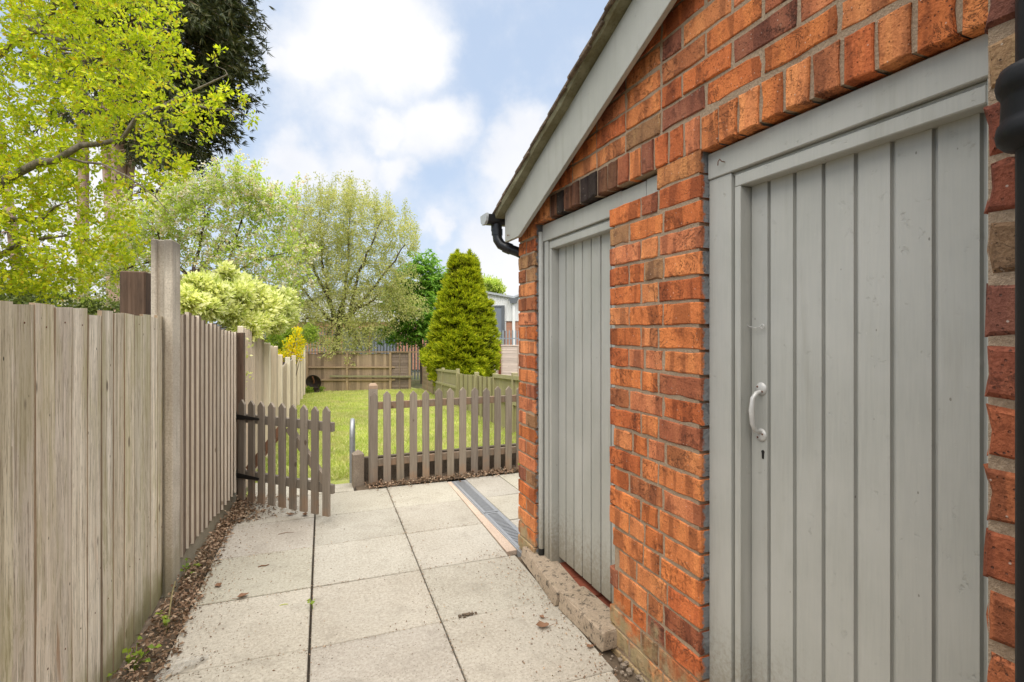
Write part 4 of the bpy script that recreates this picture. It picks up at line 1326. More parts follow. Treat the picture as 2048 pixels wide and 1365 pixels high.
# ------------------------------------------------------------------ back fence, right fence, neighbours
def build_back_fence():
    A = Vector((0.02, 21.95)); B = Vector((4.38, 20.25))
    d = B - A; L = d.length; d.normalize(); ang = math.atan2(d.y, d.x)
    zb = -1.0; H = 1.53
    t = thing('timber_fence', 'old brown close-board fence across the far end of the lawn', 'fence', (A.x, A.y, zb))
    t.rotation_euler = (0, 0, ang)
    n = 30; P = (L * 0.76) / n
    for i in range(n):
        m = MB(); h = H - 0.04 + jit(0.03)
        m.add([(-P * .54, 0, 0), (P * .54, 0, 0), (P * .54, .012, 0), (-P * .54, .022, 0), (-P * .54, 0, h), (P * .54, 0, h), (P * .54, .012, h), (-P * .54, .022, h)],
              [(0, 3, 2, 1), (4, 5, 6, 7), (0, 1, 5, 4), (1, 2, 6, 5), (2, 3, 7, 6), (3, 0, 4, 7)])
        k = RNG.uniform(0.7, 1.35)
        m.build('board', 'fence_dark', t, (P * (i + 0.5), 0.02, jit(0.02)), (0, jit(0.006), 0), color=(k, k * 0.97, k * 0.93), local=True)
    for z in (0.42, 0.92):
        r = MB(); r.box(0, L * 0.76, -0.05, 0.016, z, z + 0.06); r.build('rail', 'fence_dark', t, color=(1.2, 1.15, 1.05), local=True)
    for x in (0.03, 1.62, 3.33, 4.1):
        p = MB(); p.box(x, x + 0.085, -0.065, 0.015, -0.05, H); p.build('post', 'fence_dark', t, color=(1.15, 1.1, 0.95), local=True)
    c = MB(); c.box(0.0, L, -0.06, 0.04, H, H + 0.05); c.build('capping', 'fence_dark', t, color=(0.8, 0.75, 0.65), local=True)
    # one lap panel at the right end
    z = 0.05
    while z < H - 0.05:
        s = MB(); s.add([(3.42, -0.012, 0), (4.1, -0.012, 0), (4.1, 0.004, 0.125), (3.42, 0.004, 0.125), (3.42, 0.006, 0), (4.1, 0.006, 0), (4.1, 0.012, 0.125), (3.42, 0.012, 0.125)],
                        [(0, 1, 2, 3), (4, 7, 6, 5), (0, 4, 5, 1), (1, 5, 6, 2), (2, 6, 7, 3), (3, 7, 4, 0)])
        k = RNG.uniform(0.5, 0.75)
        s.build('slat', 'fence_dark', t, (0, 0, z), color=(k * 1.1, k * 1.1, k * 1.25), local=True)
        z += 0.108
    b_ = MB(); b_.box(3.72, 3.76, -0.03, -0.012, 0, H); b_.build('batten', 'fence_dark', t, color=(0.8, 0.8, 0.8), local=True)
    # loose rail nailed across
    r = MB(); r.box(0.98, 4.25, -0.13, -0.068, 0.575, 0.645)
    r.build('loose_rail', 'fence_moss', t, (0, 0, 0), (0, R(0.4), 0), color=(0.75, 0.78, 0.75), local=True)
    # rusty fire bowl leaning in the corner
    b = MB()
    prof = [(0.0, 0.13), (0.10, 0.118), (0.18, 0.085), (0.235, 0.04), (0.27, 0.0), (0.29, -0.004), (0.275, -0.008), (0.235, 0.028), (0.18, 0.072), (0.10, 0.104), (0.0, 0.115)]
    b.lathe(prof, 28, 'y')
    o = b.build('fire_bowl', 'bowl', None, (0.30, 20.85, -0.55), (R(12), 0, R(-18)))
    tag(o, 'dark rusty metal bowl leaning against the far fence in the left corner', 'bowl')
    p = MB(); p.tube([(0.0, 0.02, -0.05), (0.02, 0.0, 0.05), (-0.02, -0.02, 0.22)], 0.03, 8); p.build('strap', 'rust', o, (0, 0, 0), local=True)
    st = MB(); st.box(-0.16, 0.2, -0.1, 0.15, -0.46, -0.2); st.build('stand', 'bowl', o, (0, 0, 0), local=True)
build_back_fence()

def build_right_fence():
    t = thing('timber_fence', 'low mossy fence of boards and panels along the right side of the lawn', 'fence', (2.7, 5.0, 0))
    posts = [4.98, 7.05, 8.22, 9.75, 11.9, 14.3, 16.4]
    kinds = ['close', 'close', 'plain', 'plain', 'close', 'close']
    sd = math.atan(0.105)
    for b_ in range(6):
        y0, y1 = posts[b_], posts[b_ + 1]
        n = max(8, int((y1 - y0) / 0.11))
        H = 0.84 if kinds[b_] == 'close' else 0.80
        P = (y1 - y0 - 0.08) / n
        near = b_ < 4
        m = MB()
        for i in range(n):
            yc = y0 + 0.08 + P * (i + 0.5); zb = terr(yc); x = RF(yc)
            top = zb + H - (0.03 if kinds[b_] == 'close' else 0.02 * math.sin(math.pi * (i + .5) / n))
            if kinds[b_] == 'close':
                vs = [(x - 0.018, yc - P * .5, zb), (x, yc - P * .5, zb), (x, yc + P * .55, zb), (x - 0.006, yc + P * .55, zb)]
            else:
                w = .5 * P
                vs = [(x - 0.012, yc - w, zb), (x, yc - w, zb), (x, yc + w, zb), (x - 0.012, yc + w, zb)]
            vs = vs + [(p[0], p[1], top) for p in vs]
            if near:
                cx, cy = x, yc
                bm_ = MB(); bm_.add([(p[0] - cx, p[1] - cy, p[2] - zb) for p in vs], [(0, 3, 2, 1), (4, 5, 6, 7), (0, 1, 5, 4), (1, 2, 6, 5), (2, 3, 7, 6), (3, 0, 4, 7)])
                k = RNG.uniform(0.85, 1.12)
                bm_.build('board', 'fence_moss', t, (cx, cy, zb), color=(k, k, k * 0.95))
            else:
                m.add(vs, [(0, 3, 2, 1), (4, 5, 6, 7), (0, 1, 5, 4), (1, 2, 6, 5), (2, 3, 7, 6), (3, 0, 4, 7)])
        if m.v: m.build('board_panel', 'fence_moss', t, color=(0.95, 0.95, 0.95))
        if kinds[b_] == 'close':
            for zz in (H - 0.045, 0.42):
                r = MB()
                ya, yb = y0 + 0.07, y1
                r.add([(RF(ya) - 0.05, ya, terr(ya) + zz), (RF(ya) - 0.019, ya, terr(ya) + zz), (RF(yb) - 0.019, yb, terr(yb) + zz), (RF(yb) - 0.05, yb, terr(yb) + zz),
                       (RF(ya) - 0.05, ya, terr(ya) + zz + .06), (RF(ya) - 0.019, ya, terr(ya) + zz + .06), (RF(yb) - 0.019, yb, terr(yb) + zz + .06), (RF(yb) - 0.05, yb, terr(yb) + zz + .06)],
                      [(0, 3, 2, 1), (4, 5, 6, 7), (0, 1, 5, 4), (1, 2, 6, 5), (2, 3, 7, 6), (3, 0, 4, 7)])
                r.build('rail', 'fence_moss', t, color=(1.05, 1.08, 1.0))
        else:
            for q in range(4):
                yc = y0 + (y1 - y0) * (q + 0.6) / 4
                bt = MB(); bt.box(-0.03, -0.0135, -0.02, 0.02, 0, H - 0.01); bt.build('batten', 'fence_moss', t, (RF(yc), yc, terr(yc)), color=(0.6, 0.58, 0.52))
        p = MB(); p.box(-0.05, 0.035, 0, 0.075, -0.05, H + 0.055)
        p.build('post', 'fence_moss', t, (RF(y0), y0, terr(y0)), (0, 0, -sd), bevel=0.004, color=(1.05, 1.05, 1.0))
    # darker lap panel running on to the far corner
    q = thing('timber_fence', 'dark lap fence panel in the far right corner of the lawn', 'fence', (3.92, 16.45, -0.7))
    A = Vector((3.90, 16.48)); B = Vector((4.36, 20.2)); d = B - A; L = d.length; ang = math.atan2(d.y, d.x)
    q.location = (A.x, A.y, terr(16.5)); WL[q.name] = q.location.copy(); q.rotation_euler = (0, 0.06 / 1.0 * 0.98, ang)
    z = 0.0
    while z < 1.0:
        s = MB(); s.add([(0, -.012, 0), (L, -.012, 0), (L, .004, .115), (0, .004, .115), (0, .012, 0), (L, .012, 0), (L, .012, .115), (0, .012, .115)],
                        [(0, 1, 2, 3), (4, 7, 6, 5), (0, 4, 5, 1), (1, 5, 6, 2), (2, 6, 7, 3), (3, 7, 4, 0)])
        k = RNG.uniform(0.85, 1.15)
        s.build('slat', 'fence_dark', q, (0, 0, z), color=(k, k, k), local=True); z += 0.10
    for x in (0.0, L / 2, L - 0.05):
        b_ = MB(); b_.box(x, x + 0.06, -0.03, 0.03, 0, 1.1); b_.build('batten', 'fence_dark', q, color=(1.2, 1.1, 1.0), local=True)
build_right_fence()

def build_neighbours():
    # pinkish lap panels in the garden to the right
    A = at(940, 700, 20.3); B = at(1140, 700, 19.6)
    d = (B - A); d.z = 0; L = d.length; ang = math.atan2(d.y, d.x)
    t = thing('lap_fence', 'pale pinkish lap fence panels behind the golden conifer', 'fence', (A.x, A.y, -1.05))
    t.rotation_euler = (0, 0, ang)
    u0 = (at(1000, 700, 20.1) - A).length
    panels = [(0.0, u0 - 0.05), (u0 + 0.05, L)]
    for (a, b_) in panels:
        z = 0.02; 
        while z < 1.80:
            s = MB(); w = b_ - a
            s.add([(a, -.016, 0), (b_, -.016, 0), (b_, .002, .115), (a, .002, .115), (a, .010, 0), (b_, .010, 0), (b_, .010, .115), (a, .010, .115)],
                  [(0, 1, 2, 3), (4, 7, 6, 5), (0, 4, 5, 1), (1, 5, 6, 2), (2, 6, 7, 3), (3, 7, 4, 0)])
            k = RNG.uniform(0.9, 1.12)
            s.build('slat', 'lap', t, (0, 0, z + jit(0.006)), (0, jit(0.003), 0), color=(k, k, k), local=True); z += 0.098
        nb = max(1, int((b_ - a) / 0.62))
        for i in range(nb + 1):
            x = a + (b_ - a - 0.04) * i / nb
            bt = MB(); bt.box(x, x + 0.04, -0.04, -0.0165, 0, 1.86); bt.build('batten', 'lap', t, color=(0.8, 0.75, 0.72), local=True)
        cp = MB(); cp.box(a, b_, -0.04, 0.02, 1.861, 1.89); cp.build('capping', 'lap', t, color=(1.1, 1.1, 1.1), local=True)
    p = MB(); p.box(u0 - 0.045, u0 + 0.045, -0.06, 0.03, 0, 1.92); p.build('post', 'redtile', t, local=True)
    # steel palisade fences in front of the industrial yard
    def palisade(label, px0, px1, zc, ptop):
        A = at(px0, ptop, zc); B = at(px1, ptop, zc)
        d = B - A; L = d.length; ang = math.atan2(d.y, d.x); ztop = A.z
        t = thing('palisade_fence', label, 'fence', (A.x, A.y, -1.02)); t.rotation_euler = (0, 0, ang)
        h = ztop + 1.02
        m = MB(); w = 0.034
        m.prism([(-w, 0), (w, 0), (w, h - 0.06), (0, h), (-w, h - 0.06)], 'y', -0.006, 0.006)
        me = m.mesh(); me.materials.append(M['palisade'])
        x = 0.05
        while x < L:
            mesh_obj('pale', me, None, t, (x, 0, 0), local=True); x += 0.155
        for z in (0.35, h - 0.45):
            r = MB(); r.box(0, L, 0.007, 0.05, z, z + 0.05); r.build('rail', 'palisade', t, local=True)
    palisade('galvanised steel palisade fence right of the golden conifer', 985, 1180, 25.0, 660)
    palisade('long steel palisade fence behind the far end of the lawn', 560, 930, 25.5, 655)
    # factory unit: corrugated white cladding above brick
    A = at(560, 640, 33.5); B = at(1300, 640, 29.5)
    A.z = B.z = -1.02
    d = B - A; L = d.length; ang = math.atan2(d.y, d.x)
    w = thing('factory_unit', 'low industrial unit of white cladding over brick beyond the garden', 'building', A)
    w.rotation_euler = (0, 0, ang)
    def U(px):              # distance along the front for a photo column
        lo, hi = 0.0, L
        for _ in range(40):
            mid = (lo + hi) / 2; P = A + d * (mid / L)
            xc = C_ * P.x - S_ * P.y; zc = S_ * P.x + C_ * P.y
            if 1024 + 1024 * xc / zc < px: lo = mid
            else: hi = mid
        return lo
    b = MB(); b.box(0, L, 0, 12, 0, 3.02); b.build('brick_wall', 'farbrick', w, local=True)
    uV = U(1029)
    gab = [(0.0, 3.9), (U(700), 5.0), (U(860), 5.35), (uV, 4.37), (U(1120), 5.4), (U(1290), 4.4), (L, 4.3)]
    cl = MB()
    # corrugations as real ribs
    x = 0.0
    def topz(x):
        for (a, za), (b2, zb2) in zip(gab[:-1], gab[1:]):
            if a <= x <= b2: return za + (zb2 - za) * (x - a) / (b2 - a)
        return gab[-1][1]
    vs = []; fs = []
    i = 0
    xs = []
    while x < L:
        xs += [(x, 0.0), (x + 0.10, 0.0), (x + 0.13, -0.035), (x + 0.20, -0.035)]; x += 0.23
    for (x, y) in xs: vs += [(x, y - 0.05, 3.0), (x, y - 0.05, topz(min(x, L)))]
    fs = [(2 * k, 2 * k + 2, 2 * k + 3, 2 * k + 1) for k in range(len(xs) - 1)]
    cl.add(vs, fs)
    cl.box(0, L, 0.0, 11.9, 3.025, 3.6)
    cl.build('cladding', 'clad', w, local=True)
    rf = MB()
    for (a, za), (b2, zb2) in zip(gab[:-1], gab[1:]):
        rf.add([(a, -0.25, za), (b2, -0.25, zb2), (b2, 12, zb2), (a, 12, za), (a, -0.25, za + 0.12), (b2, -0.25, zb2 + 0.12), (b2, 12, zb2 + 0.12), (a, 12, za + 0.12)],
               [(0, 3, 2, 1), (4, 5, 6, 7), (0, 1, 5, 4), (1, 2, 6, 5), (2, 3, 7, 6), (3, 0, 4, 7)])
    rf.build('roof', 'cladroof', w, local=True)
    hp = MB(); hp.prism([(uV - 0.28, 4.36), (uV + 0.28, 4.36), (uV + 0.16, 4.05), (uV - 0.16, 4.05)], 'y', -0.5, -0.26)
    ho = hp.build('rain_hopper', 'slate', w, local=True)
    dp = MB(); dp.tube([(uV, -0.3, 4.05), (uV, -0.3, 0.0)], 0.09, 10); dp.build('downpipe', 'clad', w, local=True)
    dx0, dx1 = U(975), U(1004)
    dm = MB(); dm.box(dx0, dx1, -0.12, -0.105, 0, 3.85); do = dm.build('door', 'bluedoor', w, local=True)
    fr = MB(); fr.box(dx1, dx1 + 0.18, -0.16, -0.09, 0, 3.95); fr.box(dx0, dx1 - 0.001, -0.16, -0.09, 3.86, 3.95); fr.build('door_frame', 'slate', do, local=True)
    sx0, sx1 = U(1006), U(1011)
    sg = MB(); sg.box(sx0 - 0.02, sx1 + 0.05, -0.06, -0.03, 2.42, 2.98); so = sg.build('notice', 'sign', w, local=True)
    for z in (2.50, 2.60, 2.70, 2.84):
        q = MB(); q.box(sx0 + 0.03, sx1 - 0.02, -0.066, -0.0605, z, z + 0.03); q.build('notice_line', 'signmark', so, local=True)
    # shutters seen between the branches
    for (a, c) in ((690, 735), (742, 792)):
        s = MB(); s.box(U(a), U(c), -0.12, -0.105, 0, 2.55); s.build('shutter', 'bluedoor', w, local=True)
    # grey-roofed shed over the left fence
    A2 = at(560, 660, 17.0); B2 = at(632, 660, 20.5)
    s = thing('shed', 'grey roofed garden shed half hidden by shrubs beyond the left fence', 'shed', (A2.x - 1.2, 17.6, -0.8))
    m = MB(); m.box(-1.4, 0.9, 0, 2.2, 0, 1.95); m.build('wall', 'fence_dark', s, color=(1.1, 1.1, 1.1), local=True)
    m = MB(); m.prism([(-1.6, 1.96), (1.1, 1.96), (1.1, 2.02), (-0.25, 2.42), (-1.6, 2.02)], 'y', -0.2, 2.4); m.build('roof', 'slate', s, local=True)
build_neighbours()

# ------------------------------------------------------------------ vegetation
def rand_dirs(n, rng):
    v = rng.normal(size=(n, 3)); return v / np.linalg.norm(v, axis=1, keepdims=True)
def leaf_quads(pos, dirs, size, aspect, rng, fold=0.18, up_bias=0.0):
    """rhombic leaves folded on the midrib: pos = base, dirs = pointing direction"""
    n = len(pos)
    size = np.asarray(size).reshape(-1, 1) * np.ones((n, 1))
    r = rand_dirs(n, rng)
    if up_bias: r[:, 2] += up_bias
    side = np.cross(dirs, r); side /= np.linalg.norm(side, axis=1, keepdims=True) + 1e-9
    nor = np.cross(side, dirs)
    a = pos
    t = pos + dirs * size
    mid = pos + dirs * size * 0.48
    l_ = mid + side * size * aspect * 0.5 + nor * size * fold * aspect
    r_ = mid - side * size * aspect * 0.5 + nor * size * fold * aspect
    v = np.stack([a, r_, t, l_], axis=1).reshape(-1, 3)
    q = np.arange(4 * n).reshape(-1, 4)
    return v, q

def in_lobes(lobes, n, rng, shell=0.0):
    """random points in a union of ellipsoids; lobes = (center, (rx, ry, rz))"""
    vol = np.array([l[1][0] * l[1][1] * l[1][2] for l in lobes]) ** 0.75
    idx = rng.choice(len(lobes), size=n, p=vol / vol.sum())
    d = rand_dirs(n, rng)
    rad = rng.uniform(shell, 1, size=(n, 1)) ** (1 / 2.4)
    cen = np.array([l[0] for l in lobes])[idx]; rr = np.array([l[1] for l in lobes])[idx]
    return cen + d * rad * rr

def px_lobes(items, depth=1.0):
    """(photo x, y, distance, radius in px[, vertical px]) -> ellipsoids in the garden"""
    o = []
    for it in items:
        x, y, zc, r = it[:4]
        rv = it[4] if len(it) > 4 else r
        k = zc / 1024.0
        o.append((np.array(at(x, y, zc)), (r * k * depth, r * k * depth, rv * k)))
    return o

def skeleton(limbs, pts, rng, twig_r=0.004, step=0.25, sag=0.0, wob=0.05):
    """join every leaf cluster to the nearest limb by its own twig"""
    tubes = []; nodes = []; nrad = []
    for (pl, r0, r1) in limbs:
        P = [Vector(p) for p in pl]
        out_ = []; 
        for a, b_ in zip(P[:-1], P[1:]):
            k = max(1, int((b_ - a).length / step))
            for i in range(k): out_.append(a.lerp(b_, i / k))
        out_.append(P[-1])
        n = len(out_)
        rad = [r0 + (r1 - r0) * i / max(1, n - 1) for i in range(n)]
        out_ = [p + Vector((rng.normal() * wob * 0.4, rng.normal() * wob * 0.4, rng.normal() * wob * 0.4)) if 0 < i < n - 1 else p for i, p in enumerate(out_)]
        tubes.append((out_, rad))
        nodes += [tuple(p) for p in out_]; nrad += rad
    nodes = np.array(nodes); nrad = np.array(nrad)
    cap = len(nodes) + 4 * len(pts) + 10
    buf = np.zeros((cap, 3)); buf[:len(nodes)] = nodes; cnt = len(nodes)
    rb = np.zeros(cap); rb[:cnt] = nrad
    d0 = np.min(np.linalg.norm(pts[:, None, :] - nodes[None, ::3, :], axis=2), axis=1)
    ends = []
    for i in np.argsort(d0):
        p = pts[i]
        dd = np.sum((buf[:cnt] - p) ** 2, axis=1)
        j = int(np.argmin(dd + 0.02 * (rb[:cnt] < twig_r * 1.5)))
        a = Vector(buf[j]); b_ = Vector(p); L = (b_ - a).length
        if L < 1e-3: L = 0.01; b_ = a + Vector((0, 0, 0.01))
        r0 = min(max(twig_r * (0.8 + 1.6 * L), twig_r), rb[j] * 0.8 + 1e-4)
        pl = [a]
        for k in (1, 2):
            q = a.lerp(b_, k / 3.0) + Vector((rng.normal(), rng.normal(), rng.normal())) * wob * L + Vector((0, 0, sag * L * (0.7 if k == 1 else 0.5)))
            pl.append(q)
        pl.append(b_)
        rad = [r0, r0 * 0.8, r0 * 0.6, twig_r * 0.45]
        tubes.append((pl, rad))
        for k in (1, 2, 3):
            buf[cnt] = pl[k]; rb[cnt] = rad[k]; cnt += 1
        ends.append((p, np.array((b_ - pl[2]).normalized())))
    return tubes, ends

def tubes_mesh(name, tubes, mat, parent, loc, nthick=7, nthin=4):
    m = MB()
    for pl, rad in tubes:
        m.tube(pl, rad, nthick if rad[0] > 0.02 else nthin, cap=False)
    me = bpy.data.meshes.new(name)
    me.from_pydata(m.v, [], m.f); me.polygons.foreach_set('use_smooth', [True] * len(m.f)); me.update()
    return mesh_obj(name, me, mat, parent, loc) if False else place_world(name, me, mat, parent)
def place_world(name, me, mat, parent):
    """mesh given in world coordinates: parented, local origin at the world origin"""
    if len(me.materials) == 0: me.materials.append(M[mat])
    o = bpy.data.objects.new(name, me)
    C.objects.link(o); o.parent = parent
    o.location = -WL[parent.name] if parent is not None else Vector((0, 0, 0))
    WL[o.name] = Vector((0, 0, 0))
    return o
def leaves_obj(name, V, Q, mat, parent):
    o = np_mesh(name, V, Q, mat, None)
    o.parent = parent; o.location = -WL[parent.name]
    return o

def cluster_leaves(ends, per, spread, size, aspect, rng, along=0.6, outward=0.6, droop=0.0, svar=0.3):
    P = np.array([e[0] for e in ends]); D = np.array([e[1] for e in ends])
    n = len(P)
    pos = np.repeat(P, per, axis=0); dd = np.repeat(D, per, axis=0)
    back = rng.uniform(0, 1, size=(n * per, 1)) ** 1.5 * along
    rd = rand_dirs(n * per, rng)
    pos = pos - dd * back * spread * 2 + rd * spread * rng.uniform(0.0, 1.0, size=(n * per, 1))
    dirs = dd * outward + rd + np.array([0, 0, -droop])
    dirs /= np.linalg.norm(dirs, axis=1, keepdims=True)
    s = size * (1 + svar * rng.normal(size=n * per)).clip(0.45, 1.7)
    return leaf_quads(pos, dirs, s, aspect, rng)

def tree(name, label, cat, base, limbs, lobes, nclus, per, spread, size, aspect, leafmat, barkmat, seed, twig_r=0.004, parts=('trunk', 'crown'), keep=None, extra=None, shell=0.0, group=None, droop=0.0, sag=0.0, wob=0.07, outward=0.6):
    rng = np.random.default_rng(seed)
    root = thing(name, label, cat, base, group)
    pts = in_lobes(lobes, nclus, rng, shell)
    if keep is not None: pts = pts[keep(pts)]
    if extra is not None: pts = np.vstack([pts, extra])
    tubes, ends = skeleton(limbs, pts, rng, twig_r, wob=wob, sag=sag)
    tubes_mesh(parts[0], tubes, barkmat, root, (0, 0, 0))
    V, Q = cluster_leaves(ends, per, spread, size, aspect, rng, droop=droop, outward=outward)
    leaves_obj(parts[1], V, Q, leafmat, root)
    return root, ends, rng

def shoots(centers, n, step, rng, lean=0.12):
    """upright young shoots: strings of leaf clusters rising from given points"""
    o = []
    for c in centers:
        d = np.array([rng.normal() * lean, rng.normal() * lean, 1.0])
        m = rng.integers(max(2, n - 2), n + 3)
        for i in range(m): o.append(np.array(c) + d * step * i + rng.normal(size=3) * step * 0.15)
    return np.array(o)

def build_lime_tree():
    lob = px_lobes([(40, 60, 6.6, 150), (190, 40, 6.4, 140), (300, 110, 6.3, 90), (130, 190, 6.5, 140), (250, 215, 6.3, 100),
                    (30, 300, 6.6, 120), (150, 370, 6.4, 105), (370, 225, 6.1, 75, 55), (440, 205, 6.0, 55, 40), (505, 236, 5.95, 34, 16),
                    (40, 450, 6.6, 110), (150, 500, 6.5, 90), (290, 385, 6.2, 45, 40), (330, 330, 6.1, 60, 50), (60, 560, 6.7, 90, 60),
                    (90, 390, 6.6, 100), (110, 545, 6.8, 80, 60), (230, 480, 6.4, 70), (20, 540, 6.8, 90, 60), (-120, 250, 6.9, 190), (60, -140, 6.8, 190), (240, -90, 6.5, 110), (430, 120, 6.1, 16, 40), (330, 30, 6.4, 40, 40)])
    W = lambda *a: at(*a)
    limbs = [([(-4.3, 8.7, -0.2), (-4.1, 8.4, 1.4), (-3.75, 8.2, 2.75)], 0.17, 0.11),
             ([(-3.75, 8.2, 2.75), W(0, 352, 6.2), W(120, 312, 6.2), W(240, 272, 6.2), W(330, 212, 6.2), W(400, 190, 6.2), W(455, 150, 6.1)], 0.062, 0.009),
             ([W(330, 212, 6.2), W(420, 216, 6.1), W(505, 236, 5.95)], 0.02, 0.004),
             ([(-3.75, 8.2, 2.75), W(-60, 150, 6.7), W(60, 60, 6.6), W(180, -40, 6.5)], 0.075, 0.02),
             ([W(60, 60, 6.6), W(160, 95, 6.4), W(260, 100, 6.3), W(330, 60, 6.3)], 0.03, 0.006),
             ([W(45, 20, 6.4), W(110, 90, 6.3), W(190, 120, 6.3), W(260, 160, 6.2)], 0.03, 0.006),
             ([(-3.75, 8.2, 2.75), W(-150, 250, 7), W(-200, 50, 7)], 0.07, 0.03),
             ([W(120, 312, 6.2), W(200, 335, 6.1), W(280, 365, 6.0), W(340, 430, 6.0)], 0.02, 0.004),
             ([(-4.1, 8.4, 1.4), W(0, 500, 6.7), W(90, 470, 6.6), W(170, 480, 6.5)], 0.05, 0.008),
             ([W(0, 440, 6.6), W(80, 430, 6.5), W(150, 400, 6.4)], 0.035, 0.006)]
    tree('lime_green_tree', 'tree with bright lime green young leaves overhanging from the upper left', 'tree', (-4.3, 8.7, -0.22), limbs, lob,
         2900, 18, 0.060, 0.050, 0.58, 'leaf_lime', 'bark_grey', 21, twig_r=0.0042, wob=0.09, outward=0.7)
build_lime_tree()

def build_apple():
    lob = px_lobes([(330, 460, 9.6, 75), (420, 430, 9.6, 85), (500, 410, 9.5, 60), (525, 495, 9.4, 80), (595, 500, 9.3, 42), (450, 540, 9.3, 75), (300, 530, 9.6, 80),
                    (400, 375, 9.6, 45, 40), (478, 350, 9.5, 18, 45), (435, 345, 9.5, 16, 40), (520, 385, 9.5, 20, 40), (560, 405, 9.5, 35, 40), (560, 580, 9.2, 45, 60), (200, 560, 9.8, 80, 50), (260, 440, 9.7, 60), (230, 505, 9.8, 70), (600, 560, 9.3, 35, 50), (340, 390, 9.7, 40, 40)])
    W = at
    base = W(365, 760, 9.6); base.z = -0.35
    limbs = [([base, W(372, 620, 9.6), W(385, 560, 9.6)], 0.10, 0.07),
             ([W(385, 560, 9.6), W(435, 500, 9.6), W(450, 480, 9.5), W(480, 495, 9.4)], 0.05, 0.02),
             ([W(385, 560, 9.6), W(405, 470, 9.6), W(415, 390, 9.6)], 0.035, 0.008),
             ([W(450, 545, 9.5), W(475, 470, 9.5), W(492, 400, 9.5), W(500, 360, 9.5)], 0.022, 0.006),
             ([W(435, 560, 9.5), W(510, 525, 9.4), W(580, 505, 9.3)], 0.025, 0.006),
             ([W(385, 560, 9.6), W(330, 510, 9.6), W(300, 440, 9.7)], 0.035, 0.008),
             ([W(330, 510, 9.6), W(240, 540, 9.7), W(180, 560, 9.8)], 0.025, 0.006),
             ([W(372, 620, 9.6), W(470, 560, 9.3), W(560, 590, 9.2)], 0.03, 0.006)]
    rg = np.random.default_rng(3)
    sh = shoots([at(x, y, 9.5 + rg.uniform(-.5, .5)) for x, y in [(rg.uniform(300, 600), 0) for _ in range(46)] for y in [430 - 60 * math.exp(-((x - 450) / 90) ** 2) + rg.uniform(-15, 40)]], 6, 0.085, rg)
    root, ends, rng = tree('apple_tree', 'apple tree with fresh green leaves and white blossom behind the concrete post', 'tree', base, limbs, lob,
                           1500, 10, 0.07, 0.062, 0.52, 'leaf_apple', 'bark_dark', 33, twig_r=0.0075, wob=0.06, outward=0.5, extra=sh)
    sel = [ends[i] for i in rng.choice(len(ends), 1100, replace=False)]
    P = np.array([e[0] for e in sel]) + rng.normal(size=(len(sel), 3)) * 0.06
    per = 16
    pos = np.repeat(P, per, axis=0) + rng.normal(size=(len(P) * per, 3)) * 0.030
    V, Q = leaf_quads(pos, rand_dirs(len(pos), rng), 0.040, 0.9, rng)
    leaves_obj('blossom', V, Q, 'blossom', root)
build_apple()

def build_willow():
    lob = px_lobes([(600, 485, 22, 58), (655, 450, 22, 72), (740, 465, 22, 72), (795, 490, 22, 42), (640, 560, 22, 90), (740, 570, 22, 85), (700, 640, 21.6, 80, 70), (790, 565, 22, 55),
                    (620, 650, 21.6, 50), (690, 700, 21.0, 60, 36), (648, 395, 22, 28), (700, 405, 22, 30), (760, 425, 22, 26), (590, 420, 22, 22, 30), (830, 620, 22, 30), (580, 560, 22, 45), (600, 620, 21.8, 45), (800, 620, 21.8, 40), (740, 650, 21.6, 50, 40), (650, 500, 22, 70)])
    W = at
    base = W(668, 900, 22.4); base.z = -1.1
    limbs = [([base, W(672, 690, 22.4), W(680, 640, 22.3)], 0.20, 0.15)]
    for (x, y) in ((600, 470), (640, 420), (700, 430), (765, 440), (810, 490), (800, 560), (590, 560), (740, 520)):
        q = W(x, y, 22 + RNG.uniform(-1, 1)); s = W(680 + RNG.uniform(-20, 20), 645, 22.2)
        mid = s.lerp(q, 0.5) + Vector((jit(.3), jit(.3), jit(.3)))
        limbs.append(([W(680, 640, 22.3), s, mid, q], 0.09, 0.02))
    for (x, y) in ((640, 690), (720, 690), (600, 640)):
        limbs.append(([W(680, 640, 22.3), W((x + 680) / 2, (y + 630) / 2, 21.6), W(x, y, 21.0)], 0.05, 0.012))
    rg = np.random.default_rng(4)
    sh = shoots([at(x, np.interp(x, [560, 640, 700, 770, 835], [450, 395, 400, 420, 470]) + rg.uniform(-5, 40), 22 + rg.uniform(-1.5, 1.5)) for x in rg.uniform(560, 838, size=90)], 6, 0.17, rg)
    tree('willow_tree', 'wide pale olive tree with fine leaves behind the far fence', 'tree', base, limbs, lob, 4300, 16, 0.19, 0.085, 0.42, 'leaf_willow', 'bark_dark', 44, twig_r=0.011, wob=0.06, outward=0.8, extra=sh)
build_willow()

